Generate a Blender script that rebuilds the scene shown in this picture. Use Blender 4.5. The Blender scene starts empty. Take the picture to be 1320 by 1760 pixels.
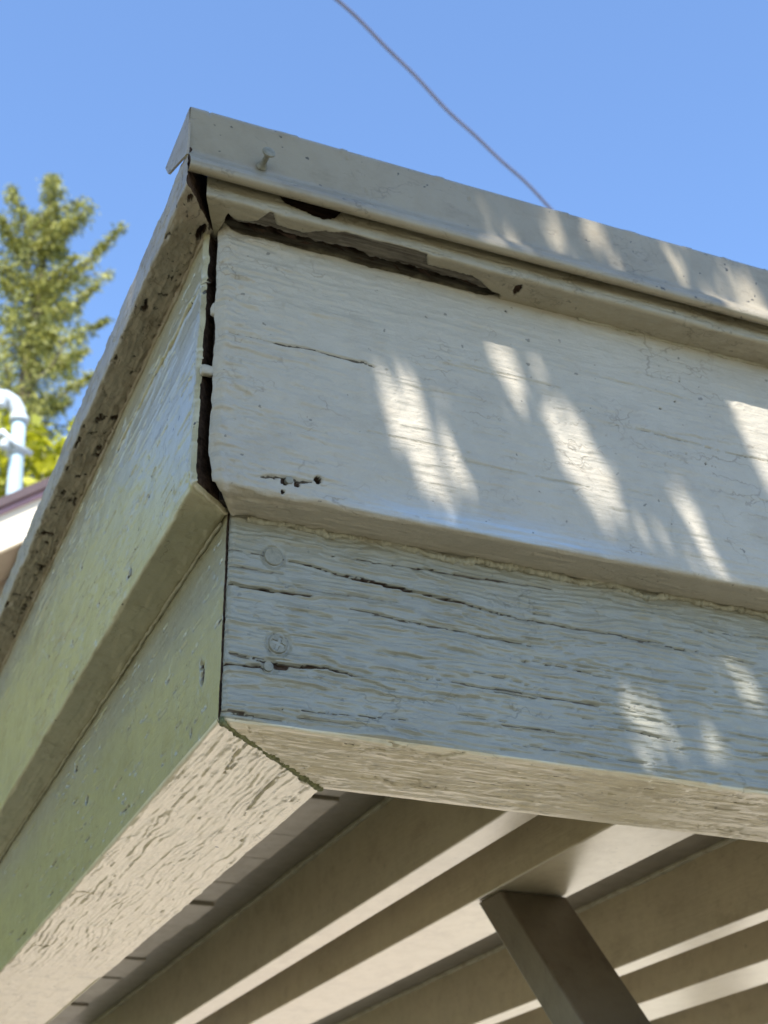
import bpy, math, random
import numpy as np
from mathutils import Vector, Matrix

# ---------------------------------------------------------------- camera, sky, sun, exposure
scene = bpy.context.scene
COL = scene.collection
Z0 = 1.95                                    # height of the beam's underside above the ground
F_PX = 2480.57
RC = np.array([[0.92266893, -0.38541181, -0.01182323],
               [0.17898127, 0.45523421, -0.87219695],
               [0.34153735, 0.80263289, 0.48901195]])     # rows: camera right, down, forward in world axes
CAM = np.array([-0.21556245, -0.75275538, -0.30099704])   # relative to the beam's outer bottom corner


def ray(px, py):
    return RC.T @ np.array([(px - 660) / F_PX, (py - 880) / F_PX, 1.0])


def hit(px, py, ax, val):
    r = ray(px, py)
    return CAM + (val - CAM[ax]) / r[ax] * r


def along(px, py, dist):
    r = ray(px, py)
    return CAM + r / np.linalg.norm(r) * dist


cam_d = bpy.data.cameras.new('camera')
cam = bpy.data.objects.new('camera', cam_d)
COL.objects.link(cam)
M = Matrix(((RC[0][0], -RC[1][0], -RC[2][0], CAM[0]),
            (RC[0][1], -RC[1][1], -RC[2][1], CAM[1]),
            (RC[0][2], -RC[1][2], -RC[2][2], CAM[2] + Z0),
            (0, 0, 0, 1)))
cam.matrix_world = M
cam_d.sensor_fit = 'HORIZONTAL'
cam_d.sensor_width = 36
cam_d.lens = F_PX / 1320 * 36
cam_d.clip_start = 0.02
cam_d.clip_end = 2000
cam_d.dof.use_dof = True
cam_d.dof.focus_distance = 0.80
cam_d.dof.aperture_fstop = 24
scene.camera = cam

SUN = np.array([-0.50, -1.0, 1.30])
SUN /= np.linalg.norm(SUN)
world = bpy.data.worlds.new('World')
scene.world = world
world.use_nodes = True
wn = world.node_tree
sky = wn.nodes.new('ShaderNodeTexSky')
sky.sky_type = 'NISHITA'
sky.sun_disc = False
sky.sun_elevation = math.asin(SUN[2])
sky.sun_rotation = math.atan2(SUN[0], SUN[1])
sky.air_density = 1.0
sky.dust_density = 0.25
sky.ozone_density = 5.5
sky.altitude = 200
bg = wn.nodes['Background']
wn.links.new(sky.outputs[0], bg.inputs[0])
bg.inputs[1].default_value = 0.15
sun_d = bpy.data.lights.new('sun', 'SUN')
sun_d.energy = 4.1
sun_d.angle = math.radians(0.53)
sun_d.color = (1.0, 0.965, 0.91)
sun = bpy.data.objects.new('sun', sun_d)
COL.objects.link(sun)
sun.rotation_euler = Vector(SUN).to_track_quat('Z', 'Y').to_euler()
vs = scene.view_settings
vs.view_transform = 'Standard'
vs.look = 'None'
vs.exposure = 1.3
vs.gamma = 1
vs.use_curve_mapping = False
scene.cycles.max_bounces = 8
scene.cycles.diffuse_bounces = 5

# ---------------------------------------------------------------- helpers
rng = np.random.default_rng(7)
random.seed(7)
_T = rng.random((256, 256))


def vn(x, y, seed=0):
    """smooth value noise, 0..1"""
    x = np.asarray(x, float) + seed * 17.31
    y = np.asarray(y, float) + seed * 7.77
    xi = np.floor(x).astype(np.int64)
    yi = np.floor(y).astype(np.int64)
    fx = x - xi
    fy = y - yi
    fx = fx * fx * (3 - 2 * fx)
    fy = fy * fy * (3 - 2 * fy)
    a = _T[xi & 255, yi & 255]
    b = _T[(xi + 1) & 255, yi & 255]
    c = _T[xi & 255, (yi + 1) & 255]
    d = _T[(xi + 1) & 255, (yi + 1) & 255]
    return (a * (1 - fx) + b * fx) * (1 - fy) + (c * (1 - fx) + d * fx) * fy


def fbm(x, y, seed=0, octs=4):
    s = 0
    a = 0.5
    for k in range(octs):
        s = s + a * vn(x * 2 ** k, y * 2 ** k, seed + k * 3)
        a *= 0.5
    return s / (1 - 0.5 ** octs)


def sst(e0, e1, x):
    t = np.clip((x - e0) / (e1 - e0), 0, 1)
    return t * t * (3 - 2 * t)


def tag(o, label=None, cat=None, group=None, kind=None):
    if label: o['label'] = label
    if cat: o['category'] = cat
    if group: o['group'] = group
    if kind: o['kind'] = kind
    return o


def empty(name, loc):
    o = bpy.data.objects.new(name, None)
    COL.objects.link(o)
    o.location = (loc[0], loc[1], loc[2] + Z0)
    o.empty_display_size = 0.1
    return o


def link(name, me, mat, parent=None, smooth=False):
    o = bpy.data.objects.new(name, me)
    COL.objects.link(o)
    if mat and not me.materials: me.materials.append(mat)
    if parent is not None:
        o.parent = parent
        o.matrix_parent_inverse = Matrix.Identity(4)
        p = world_loc(parent)
        o.location = (-p[0], -p[1], Z0 - p[2])
    else:
        o.location = (0, 0, Z0)
    if smooth:
        me.polygons.foreach_set('use_smooth', [True] * len(me.polygons))
    return o


def world_loc(o):
    p = Vector((0, 0, 0))
    while o is not None:
        p += o.location
        o = o.parent
    return p


def mesh(name, V, F, mat, parent=None, smooth=False):
    me = bpy.data.meshes.new(name)
    me.from_pydata([tuple(map(float, v)) for v in V], [], [tuple(f) for f in F])
    me.update()
    return link(name, me, mat, parent, smooth)


def quadmesh(name, V, Q, mat, parent=None, ngons=(), attrs=None, smooth=True):
    me = bpy.data.meshes.new(name)
    V = np.asarray(V, np.float32)
    Q = np.asarray(Q, np.int32)
    nl = Q.size + sum(len(n) for n in ngons)
    me.vertices.add(len(V))
    me.vertices.foreach_set('co', V.ravel())
    me.loops.add(nl)
    li = np.concatenate([Q.ravel()] + [np.asarray(n, np.int32) for n in ngons])
    me.loops.foreach_set('vertex_index', li)
    k = Q.shape[1]
    starts = list(range(0, Q.size, k))
    p = Q.size
    for n in ngons:
        starts.append(p)
        p += len(n)
    me.polygons.add(len(starts))
    me.polygons.foreach_set('loop_start', starts)
    me.update(calc_edges=True)
    me.validate()
    if attrs:
        for an, av in attrs.items():
            at = me.attributes.new(an, 'FLOAT', 'POINT')
            at.data.foreach_set('value', np.asarray(av, np.float32))
    return link(name, me, mat, parent, smooth)


def box(name, lo, hi, mat, parent=None, bev=0.0):
    x0, y0, z0 = lo
    x1, y1, z1 = hi
    V = [(x0, y0, z0), (x1, y0, z0), (x1, y1, z0), (x0, y1, z0), (x0, y0, z1), (x1, y0, z1), (x1, y1, z1), (x0, y1, z1)]
    F = [(0, 3, 2, 1), (4, 5, 6, 7), (0, 1, 5, 4), (1, 2, 6, 5), (2, 3, 7, 6), (3, 0, 4, 7)]
    o = mesh(name, V, F, mat, parent)
    if bev:
        m = o.modifiers.new('bevel', 'BEVEL')
        m.width = bev
        m.segments = 2
    return o


def tube(name, pts, rad, mat, parent=None, n=12, jit=None):
    pts = np.asarray(pts, float)
    rad = np.broadcast_to(np.asarray(rad, float), (len(pts),))
    V = []
    up = np.array([0.13, 0.21, 1.0])
    for i, p in enumerate(pts):
        t = pts[min(i + 1, len(pts) - 1)] - pts[max(i - 1, 0)]
        t /= np.linalg.norm(t)
        a = np.cross(t, up)
        if np.linalg.norm(a) < 0.1: a = np.cross(t, np.array([1.0, 0.2, 0]))
        a /= np.linalg.norm(a)
        b = np.cross(t, a)
        for k in range(n):
            q = 2 * math.pi * k / n
            r = rad[i] * (1 + (jit * (vn(i * 0.9, k * 0.8) - 0.5) if jit else 0))
            V.append(p + r * (math.cos(q) * a + math.sin(q) * b))
    F = []
    for i in range(len(pts) - 1):
        for k in range(n):
            F.append((i * n + k, i * n + (k + 1) % n, (i + 1) * n + (k + 1) % n, (i + 1) * n + k))
    F.append(tuple(range(n))[::-1])
    F.append(tuple((len(pts) - 1) * n + k for k in range(n)))
    return mesh(name, V, F, mat, parent, True)


def fillet(poly, r, res, segs=5):
    """closed polygon -> dense loop with rounded corners; res = target spacing per edge (list or float)"""
    out = []
    n = len(poly)
    poly = [np.array(p, float) for p in poly]
    rs = r if isinstance(r, (list, tuple)) else [r] * n
    ress = res if isinstance(res, (list, tuple)) else [res] * n
    for i in range(n):
        p0, p1, p2 = poly[i - 1], poly[i], poly[(i + 1) % n]
        d0 = (p0 - p1) / np.linalg.norm(p0 - p1)
        d1 = (p2 - p1) / np.linalg.norm(p2 - p1)
        a = p1 + d0 * rs[i]
        b = p1 + d1 * rs[i]
        for k in range(segs + 1):
            t = k / segs
            out.append(((1 - t) ** 2) * a + 2 * t * (1 - t) * p1 + t * t * b)
        c = p2 - d1 * rs[(i + 1) % n]
        L = np.linalg.norm(c - b)
        m = max(1, int(L / ress[i]))
        for k in range(1, m):
            out.append(b + (c - b) * k / m)
    return np.array(out)


def graded(breaks):
    """breaks: [(u0, step), (u1, step), ...] -> positions"""
    out = []
    for (a, s), (b, _) in zip(breaks[:-1], breaks[1:]):
        m = max(1, int(round((b - a) / s)))
        out += list(a + (b - a) * np.arange(m) / m)
    out.append(breaks[-1][0])
    return np.array(out)


def sweep(name, prof, axis, us, start, hfun, mat, parent):
    """loft the profile along axis ('x': profile is (y,z); 'y': profile is (x,z)).
    start(a,b): where the near end of the board is cut. hfun -> outward height, wear, tint"""
    N = len(prof)
    a = prof[:, 0]
    b = prof[:, 1]
    ta = np.roll(a, -1) - np.roll(a, 1)
    tb = np.roll(b, -1) - np.roll(b, 1)
    L = np.hypot(ta, tb) + 1e-12
    na, nb = tb / L, -ta / L
    area = 0.5 * np.sum(a * np.roll(b, -1) - np.roll(a, -1) * b)
    if area < 0: na, nb = -na, -nb
    s0 = start(a, b)
    u0, u1 = us[0], us[-1]
    t = (us - u0) / (u1 - u0)
    # near the cut the rows follow it, further along they straighten
    U = us[:, None] + (s0 - u0)[None, :] * np.exp(-((us - u0) / 0.05))[:, None]
    U[-1] = u1
    A = np.broadcast_to(a, U.shape)
    B = np.broadcast_to(b, U.shape)
    NA = np.broadcast_to(na, U.shape)
    NB = np.broadcast_to(nb, U.shape)
    h, wear, tint = hfun(U, A, B, NA, NB, us[:, None] - u0)
    P = A + NA * h
    Q = B + NB * h
    V = np.stack([U, P, Q], -1) if axis == 'x' else np.stack([P, U, Q], -1)
    m = len(us)
    idx = np.arange(m * N).reshape(m, N)
    q = np.stack([idx[:-1], np.roll(idx, -1, 1)[:-1], np.roll(idx, -1, 1)[1:], idx[1:]], -1).reshape(-1, 4)
    flip = (area > 0) != (axis == 'x')
    # for axis x and counter-clockwise (y,z) loop the quad order above faces inwards
    if axis == 'x':
        if area > 0: q = q[:, ::-1]
    else:
        if area < 0: q = q[:, ::-1]
    n0 = list(idx[0])
    n1 = list(idx[-1][::-1])
    if (axis == 'x' and area > 0) or (axis == 'y' and area < 0):
        n0, n1 = n0[::1], n1[::1]
    # duplicate the end rings so that the cut faces stay crisp and can be bare wood
    V = V.reshape(-1, 3)
    e0 = V[idx[0]]
    e1 = V[idx[-1]]
    base = len(V)
    V = np.concatenate([V, e0, e1])
    wear = np.concatenate([wear.ravel(), np.full(N, 1.0), np.full(N, 0.0)])
    tint = np.concatenate([tint.ravel(), np.zeros(2 * N)])
    c0 = list(range(base, base + N))
    c1 = list(range(base + N, base + 2 * N))[::-1]
    return quadmesh(name, V, q, mat, parent, ngons=(c0, c1), attrs={'wear': wear, 'tint': tint})


def cracks(U, S, mask, lines, h, wear):
    """lines: list of (points[(u,s)], width, depth, jitter). Cuts V grooves into h, marks bare wood in wear."""
    for li, (pts, w, d, j) in enumerate(lines):
        pts = np.array(pts, float)
        # subdivide with jitter
        seg = np.hypot(*(np.diff(pts, axis=0).T))
        tot = seg.sum()
        m = max(2, int(tot / 0.004))
        cs = np.concatenate([[0], np.cumsum(seg)])
        tt = np.linspace(0, tot, m)
        pu = np.interp(tt, cs, pts[:, 0])
        ps = np.interp(tt, cs, pts[:, 1]) + j * (vn(tt / 0.006, tt * 0, 31 + li) - 0.5) * 2
        pad = w * 2.5
        box_ = mask & (U > pu.min() - pad) & (U < pu.max() + pad) & (S > ps.min() - pad) & (S < ps.max() + pad)
        ii = np.nonzero(box_)
        if len(ii[0]) == 0: continue
        u = U[ii]
        s = S[ii]
        best = np.full(u.shape, 9.0)
        bt = np.zeros(u.shape)
        for k in range(m - 1):
            dx, dy = pu[k + 1] - pu[k], ps[k + 1] - ps[k]
            l2 = dx * dx + dy * dy + 1e-12
            q = np.clip(((u - pu[k]) * dx + (s - ps[k]) * dy) / l2, 0, 1)
            dd = np.hypot(u - pu[k] - q * dx, s - ps[k] - q * dy)
            up = dd < best
            best[up] = dd[up]
            bt[up] = ((tt[k] + q * (tt[k + 1] - tt[k])) / tot)[up]
        taper = np.clip(np.minimum(bt, 1 - bt) * 6, 0.25, 1) * (0.5 + 0.9 * vn(bt * tot / 0.012, bt * 0, li))
        g = 1 - sst(0.25, 1.0, best / (w * taper + 1e-6))
        h[ii] -= d * g
        # paint lips raised on both sides
        h[ii] += 0.12 * d * np.exp(-((best - 1.4 * w * taper) / (0.6 * w)) ** 2)
        wear[ii] = np.maximum(wear[ii], sst(0.25, 0.7, g) * min(1, max(0.0, (d - 0.0006) / 0.0016)))
    return h, wear


def pits(U, S, mask, lst, h, wear):
    for (u, s, ru, rs, d) in lst:
        r = np.hypot((U - u) / ru, (S - s) / rs)
        r = r * (0.8 + 0.4 * vn(U / (ru * 0.6), S / (rs * 0.6), 5))
        ok = mask & (r < 1.6)
        g = (1 - sst(0.6, 1.0, r)) * ok
        h -= d * g
        h += 0.0002 * np.exp(-((r - 1.2) / 0.25) ** 2) * ok
        wear[:] = np.maximum(wear, sst(0.02, 0.35, g))
    return h, wear


# ---------------------------------------------------------------- materials
def newmat(name):
    m = bpy.data.materials.new(name)
    m.use_nodes = True
    nt = m.node_tree
    b = nt.nodes['Principled BSDF']
    return m, nt, b


def N_(nt, t, **kw):
    n = nt.nodes.new(t)
    for k, v in kw.items(): setattr(n, k, v)
    return n


def mixc(nt, fac, c1, c2, blend='MIX'):
    n = N_(nt, 'ShaderNodeMix', data_type='RGBA', blend_type=blend)
    for sock, v in ((n.inputs[0], fac), (n.inputs[6], c1), (n.inputs[7], c2)):
        if hasattr(v, 'links'):
            nt.links.new(v, sock)
        elif isinstance(v, (int, float)):
            sock.default_value = v
        else:
            sock.default_value = (*v, 1)
    return n.outputs[2]


def noise(nt, vec, scale, detail=3, rough=0.6, stretch=None):
    n = N_(nt, 'ShaderNodeTexNoise')
    n.inputs['Scale'].default_value = scale
    n.inputs['Detail'].default_value = detail
    n.inputs['Roughness'].default_value = rough
    if stretch:
        mp = N_(nt, 'ShaderNodeMapping')
        mp.inputs['Scale'].default_value = stretch
        nt.links.new(vec, mp.inputs[0])
        vec = mp.outputs[0]
    nt.links.new(vec, n.inputs['Vector'])
    return n.outputs['Fac']


def ramp(nt, fac, stops):
    r = N_(nt, 'ShaderNodeValToRGB')
    e = r.color_ramp.elements
    while len(e) < len(stops): e.new(0.5)
    for k, (p, c) in enumerate(stops):
        e[k].position = p
        e[k].color = (*c, 1) if len(c) == 3 else c
    nt.links.new(fac, r.inputs[0])
    return r.outputs[0]


def mth(nt, op, a, b=None):
    n = N_(nt, 'ShaderNodeMath', operation=op)
    for s, v in zip(n.inputs, (a, b)):
        if v is None: continue
        if hasattr(v, 'links'): nt.links.new(v, s)
        else: s.default_value = v
    return n.outputs[0]


def paint(name, base, axis='x', rough=0.42, grain=0.3, specks=0.3, dirt=0.25, peel=0.00035, coat=0.0,
          tintc=(0.36, 0.43, 0.52), orange=0.00026,
          crackle=0.5, ksc=70, crough=0.3):
    """weathered gloss paint over timber; grain runs along axis"""
    m, nt, b = newmat(name)
    tc = N_(nt, 'ShaderNodeTexCoord').outputs['Object']
    st = (0.06, 1, 1) if axis == 'x' else ((1, 0.06, 1) if axis == 'y' else (1, 1, 0.06))
    big = noise(nt, tc, 9, 4)
    mid = noise(nt, tc, 60, 4, 0.65)
    fine = noise(nt, tc, 420, 3, 0.7)
    gr = noise(nt, tc, 330, 4, 0.65, st)
    gr2 = noise(nt, tc, 900, 3, 0.6, st)
    c = mixc(nt, ramp(nt, big, [(0.3, (0, 0, 0)), (0.7, (1, 1, 1))]), [v * 0.92 for v in base], [min(1, v * 1.06) for v in base])
    c = mixc(nt, ramp(nt, mid, [(0.45, (0, 0, 0)), (0.8, (dirt, dirt, dirt))]), c, (base[0] * 0.62, base[1] * 0.56, base[2] * 0.46))
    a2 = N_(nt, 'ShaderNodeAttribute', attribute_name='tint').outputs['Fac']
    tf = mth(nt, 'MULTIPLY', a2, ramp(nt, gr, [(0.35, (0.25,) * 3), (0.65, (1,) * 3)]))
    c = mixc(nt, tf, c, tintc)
    # dark specks of mildew and dirt
    sp = noise(nt, tc, 260, 2, 0.5, (0.6, 0.6, 0.6))
    c = mixc(nt, ramp(nt, sp, [(0.71, (0, 0, 0)), (0.74, (specks,) * 3)]), c, (0.05, 0.045, 0.035))
    ga = mth(nt, 'MULTIPLY', ramp(nt, gr, [(0.62, (0, 0, 0)), (0.78, (1, 1, 1))]), ramp(nt, mid, [(0.5, (0, 0, 0)), (0.7, (grain,) * 3)]))
    c = mixc(nt, ga, c, (base[0] * 0.4, base[1] * 0.37, base[2] * 0.33))
    # fine checking of the paint film, open along the grain
    mp_ = N_(nt, 'ShaderNodeMapping')
    mp_.inputs['Scale'].default_value = tuple(0.28 if v < 1 else 1.0 for v in st)
    wob = N_(nt, 'ShaderNodeTexNoise')
    wob.inputs['Scale'].default_value = 120
    nt.links.new(tc, wob.inputs['Vector'])
    vm = N_(nt, 'ShaderNodeVectorMath', operation='MULTIPLY_ADD')
    nt.links.new(wob.outputs['Color'], vm.inputs[0])
    vm.inputs[1].default_value = (0.012, 0.012, 0.012)
    nt.links.new(tc, vm.inputs[2])
    nt.links.new(vm.outputs[0], mp_.inputs[0])
    vo = N_(nt, 'ShaderNodeTexVoronoi', feature='DISTANCE_TO_EDGE')
    vo.inputs['Scale'].default_value = ksc
    nt.links.new(mp_.outputs[0], vo.inputs['Vector'])
    km = noise(nt, tc, 16, 4, 0.7)
    line = mth(nt, 'MULTIPLY', ramp(nt, vo.outputs['Distance'], [(0.0, (1, 1, 1)), (0.035, (0, 0, 0))]), ramp(nt, km, [(0.50, (0, 0, 0)), (0.62, (1, 1, 1))]))
    c = mixc(nt, mth(nt, 'MULTIPLY', line, crackle), c, (base[0] * 0.28, base[1] * 0.25, base[2] * 0.2))
    # blotchy grime with soft edges
    gm = noise(nt, tc, 28, 6, 0.75, tuple(0.5 if v < 1 else 1.0 for v in st))
    c = mixc(nt, ramp(nt, gm, [(0.52, (0, 0, 0)), (0.72, (min(1, dirt * 1.6),) * 3)]), c, (base[0] * 0.5, base[1] * 0.44, base[2] * 0.34))
    wa = N_(nt, 'ShaderNodeAttribute', attribute_name='wear').outputs['Fac']
    gwood = ramp(nt, gr, [(0.3, (0.045, 0.037, 0.030)), (0.5, (0.12, 0.105, 0.085)), (0.72, (0.22, 0.20, 0.165))])
    dwood = ramp(nt, gr, [(0.3, (0.014, 0.009, 0.006)), (0.55, (0.06, 0.038, 0.026)), (0.75, (0.10, 0.065, 0.045))])
    wood = mixc(nt, ramp(nt, wa, [(0.80, (0, 0, 0)), (0.92, (1, 1, 1))]), gwood, dwood)
    wf = ramp(nt, mth(nt, 'ADD', wa, mth(nt, 'MULTIPLY', mth(nt, 'SUBTRACT', mid, 0.5), 0.5)), [(0.42, (0, 0, 0)), (0.58, (1, 1, 1))])
    wf2 = mth(nt, 'MULTIPLY', wf, ramp(nt, wa, [(0.02, (0, 0, 0)), (0.1, (1, 1, 1))]))
    c = mixc(nt, wf2, c, wood)
    nt.links.new(c, b.inputs['Base Color'])
    rr = mth(nt, 'ADD', mth(nt, 'MULTIPLY', mid, 0.22), rough - 0.11)
    rr = mth(nt, 'ADD', rr, mth(nt, 'MULTIPLY', wf2, 0.4))
    nt.links.new(rr, b.inputs['Roughness'])
    if coat: nt.links.new(mth(nt, 'MULTIPLY', mth(nt, 'SUBTRACT', 1.0, wf2), coat), b.inputs['Coat Weight'])
    nt.links.new(mth(nt, 'SUBTRACT', 0.5, mth(nt, 'MULTIPLY', wf2, 0.42)), b.inputs['Specular IOR Level'])
    b.inputs['Coat Roughness'].default_value = crough
    hsum = mth(nt, 'ADD', mth(nt, 'MULTIPLY', gr, peel), mth(nt, 'MULTIPLY', fine, orange))
    hsum = mth(nt, 'ADD', hsum, mth(nt, 'MULTIPLY', gr2, peel * 0.3))
    hsum = mth(nt, 'ADD', hsum, mth(nt, 'MULTIPLY', mid, orange * 2.0))
    hsum = mth(nt, 'ADD', hsum, mth(nt, 'MULTIPLY', line, -0.0004 * crackle))
    bp = N_(nt, 'ShaderNodeBump')
    bp.inputs['Strength'].default_value = 1.0
    bp.inputs['Distance'].default_value = 1.0
    nt.links.new(hsum, bp.inputs['Height'])
    nt.links.new(bp.outputs[0], b.inputs['Normal'])
    return m


def simple(name, base, rough=0.7, var=0.15, scale=20, bump=0.0, metallic=0.0, stretch=None):
    m, nt, b = newmat(name)
    tc = N_(nt, 'ShaderNodeTexCoord').outputs['Object']
    n = noise(nt, tc, scale, 5, 0.6, stretch)
    c = mixc(nt, ramp(nt, n, [(0.3, (0, 0, 0)), (0.7, (1, 1, 1))]), [v * (1 - var) for v in base], [min(1, v * (1 + var)) for v in base])
    nt.links.new(c, b.inputs['Base Color'])
    b.inputs['Roughness'].default_value = rough
    b.inputs['Metallic'].default_value = metallic
    if bump:
        bp = N_(nt, 'ShaderNodeBump')
        bp.inputs['Distance'].default_value = bump
        nt.links.new(n, bp.inputs['Height'])
        nt.links.new(bp.outputs[0], b.inputs['Normal'])
    return m


def leafmat(name, c1, c2, scale=3.0, trans=0.25):
    m, nt, b = newmat(name)
    g = N_(nt, 'ShaderNodeNewGeometry')
    tc = N_(nt, 'ShaderNodeTexCoord').outputs['Object']
    n = noise(nt, tc, scale, 3)
    f = mth(nt, 'ADD', mth(nt, 'MULTIPLY', n, 0.6), mth(nt, 'MULTIPLY', g.outputs['Random Per Island'], 0.4))
    c = mixc(nt, ramp(nt, f, [(0.3, (0, 0, 0)), (0.7, (1, 1, 1))]), c1, c2)
    nt.links.new(c, b.inputs['Base Color'])
    b.inputs['Roughness'].default_value = 0.55
    tr = N_(nt, 'ShaderNodeBsdfTranslucent')
    nt.links.new(c, tr.inputs[0])
    ms = N_(nt, 'ShaderNodeMixShader')
    ms.inputs[0].default_value = trans
    nt.links.new(b.outputs[0], ms.inputs[1])
    nt.links.new(tr.outputs[0], ms.inputs[2])
    nt.links.new(ms.outputs[0], nt.nodes['Material Output'].inputs[0])
    return m


PAINT = (0.47, 0.49, 0.455)
m_main = paint('paint_fascia', (0.405, 0.365, 0.295), 'x', rough=0.42, grain=0.15, specks=0.6, peel=0.0006, dirt=0.15, orange=0.0004)
BOUNCE_CREAM = (0.60, 0.525, 0.375)  # warm ground bounce put into the colour of the beam undersides
m_beam = paint('paint_beam', (0.255, 0.24, 0.182), 'x', rough=0.42, grain=0.7, specks=0.4, peel=0.0011, dirt=0.2, coat=0.6, tintc=BOUNCE_CREAM)
m_trim = paint('paint_trim', (0.32, 0.285, 0.21), 'x', rough=0.45, grain=0.5, specks=0.5, peel=0.0003, dirt=0.4)
m_metal = paint('paint_flashing', (0.295, 0.255, 0.185), 'x', rough=0.38, grain=0.1, specks=0.9, peel=0.00004, orange=0.00026, dirt=0.3)
m_left = paint('paint_left_fascia', (0.41, 0.37, 0.24), 'y', rough=0.36, grain=0.9, specks=1.0, peel=0.0002, dirt=0.3, coat=0.65, crough=0.2)
m_leftbeam = paint('paint_left_beam', (0.29, 0.265, 0.165), 'y', rough=0.36, grain=0.9, specks=1.0, peel=0.0003, dirt=0.3, coat=0.65, crough=0.2, tintc=BOUNCE_CREAM)
m_lefttrim = paint('paint_left_trim', (0.34, 0.29, 0.225), 'y', rough=0.45, grain=1.0, specks=1.0, peel=0.0008, dirt=0.6, crackle=0.9)
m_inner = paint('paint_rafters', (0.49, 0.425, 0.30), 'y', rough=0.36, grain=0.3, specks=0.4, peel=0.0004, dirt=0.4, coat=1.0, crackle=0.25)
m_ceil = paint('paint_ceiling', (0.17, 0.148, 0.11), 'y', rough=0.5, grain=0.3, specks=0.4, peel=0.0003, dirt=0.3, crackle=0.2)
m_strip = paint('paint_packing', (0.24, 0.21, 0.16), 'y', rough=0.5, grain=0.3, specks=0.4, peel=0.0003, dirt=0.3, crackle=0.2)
m_brace = paint('paint_brace', (0.13, 0.105, 0.075), 'z', rough=0.4, grain=0.3, specks=0.3, peel=0.0002, dirt=0.4)  # brown set darker, the cavity's shade on the brace is in the colour
m_caulk = paint('paint_caulk', (0.36, 0.34, 0.26), 'x', rough=0.5, grain=0.3, specks=0.6, peel=0.0001, dirt=0.9)
m_moss = simple('mossy_sealant', (0.13, 0.135, 0.06), 0.9, 0.5, 300, 0.0006)
m_rust = simple('painted_nail', (0.215, 0.20, 0.15), 0.5, 0.25, 300)
m_dark = simple('bare_rotten_wood', (0.035, 0.026, 0.02), 0.95, 0.5, 120, 0.001)
m_splint = simple('splintered_wood', (0.05, 0.028, 0.018), 0.9, 0.6, 90)
m_roof = simple('asphalt_shingle', (0.10, 0.10, 0.10), 0.95, 0.3, 200)

# ================================================================= THE PORCH ROOF
porch = empty('porch_roof', (0, 0, -Z0))
tag(porch, 'weathered grey painted wooden porch roof corner with peeling fascia boards and metal drip edge', 'porch roof')

BX1 = 1.75        # length of the front along x
BY1 = 2.0        # length of the side along y
ZM, ZT, TF = 0.135, 0.330, -0.0325   # bottom of main board, bottom of the trim, front plane of the main board


def pl(pts, ax, val, ua, sa):
    """pixel polyline -> coordinates on a plane"""
    r = []
    for p in pts:
        h = hit(p[0], p[1], ax, val)
        r.append((h[ua], h[sa]))
    return r


def grain_relief(U, S, lam, length, amp, seed, warp=0.006):
    w = warp * (fbm(U / 0.07, S / 0.03, seed) - 0.5) + warp * 0.35 * (vn(U / 0.018, S / 0.008, seed + 9) - 0.5)
    a = vn(U / length, (S + w) / lam, seed + 1)
    b = vn(U / (length * 0.5), (S + w) / (lam * 0.45), seed + 2)
    r = 1 - np.abs(2 * a - 1)
    r2 = 1 - np.abs(2 * b - 1)
    return amp * (r ** 0.8 - 0.6) + amp * 0.45 * (r2 - 0.5)


def ledges(U, S, lam, length, amp, seed, warp=0.008, cover=0.5):
    """raised grain of weathered timber under paint: short overlapping ledges that break off along the grain"""
    w = warp * (fbm(U / 0.09, S / 0.03, seed) - 0.5) * 2 + 0.0012 * (vn(U / 0.012, S / 0.01, seed + 5) - 0.5)
    t = (S + w) / lam
    k = np.floor(t)
    f = t - k
    on = sst(cover, cover + 0.10, vn(U / length + k * 7.13, k * 1.37 + 0.5, seed + 2))
    am = 0.4 + 0.9 * vn(k * 3.1, k * 0 + 1.5, seed + 3)
    shape = sst(0, 0.16, f) * (1 - sst(0.25, 1.0, f))
    return amp * on * am * shape


def rand_cracks(n, u0, u1, s0, s1, lmin, lmax, w, d, seed, slope=0.0):
    r = np.random.default_rng(seed)
    out = []
    for _ in range(n):
        u = r.uniform(u0, u1)
        s = r.uniform(s0, s1)
        L = r.uniform(lmin, lmax)
        dv = r.normal(0, 0.04) + slope
        out.append(([(u, s), (u + L, s + L * dv)], w * r.uniform(0.5, 1.3), d * r.uniform(0.5, 1.2), 0.0006))
    return out


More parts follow.
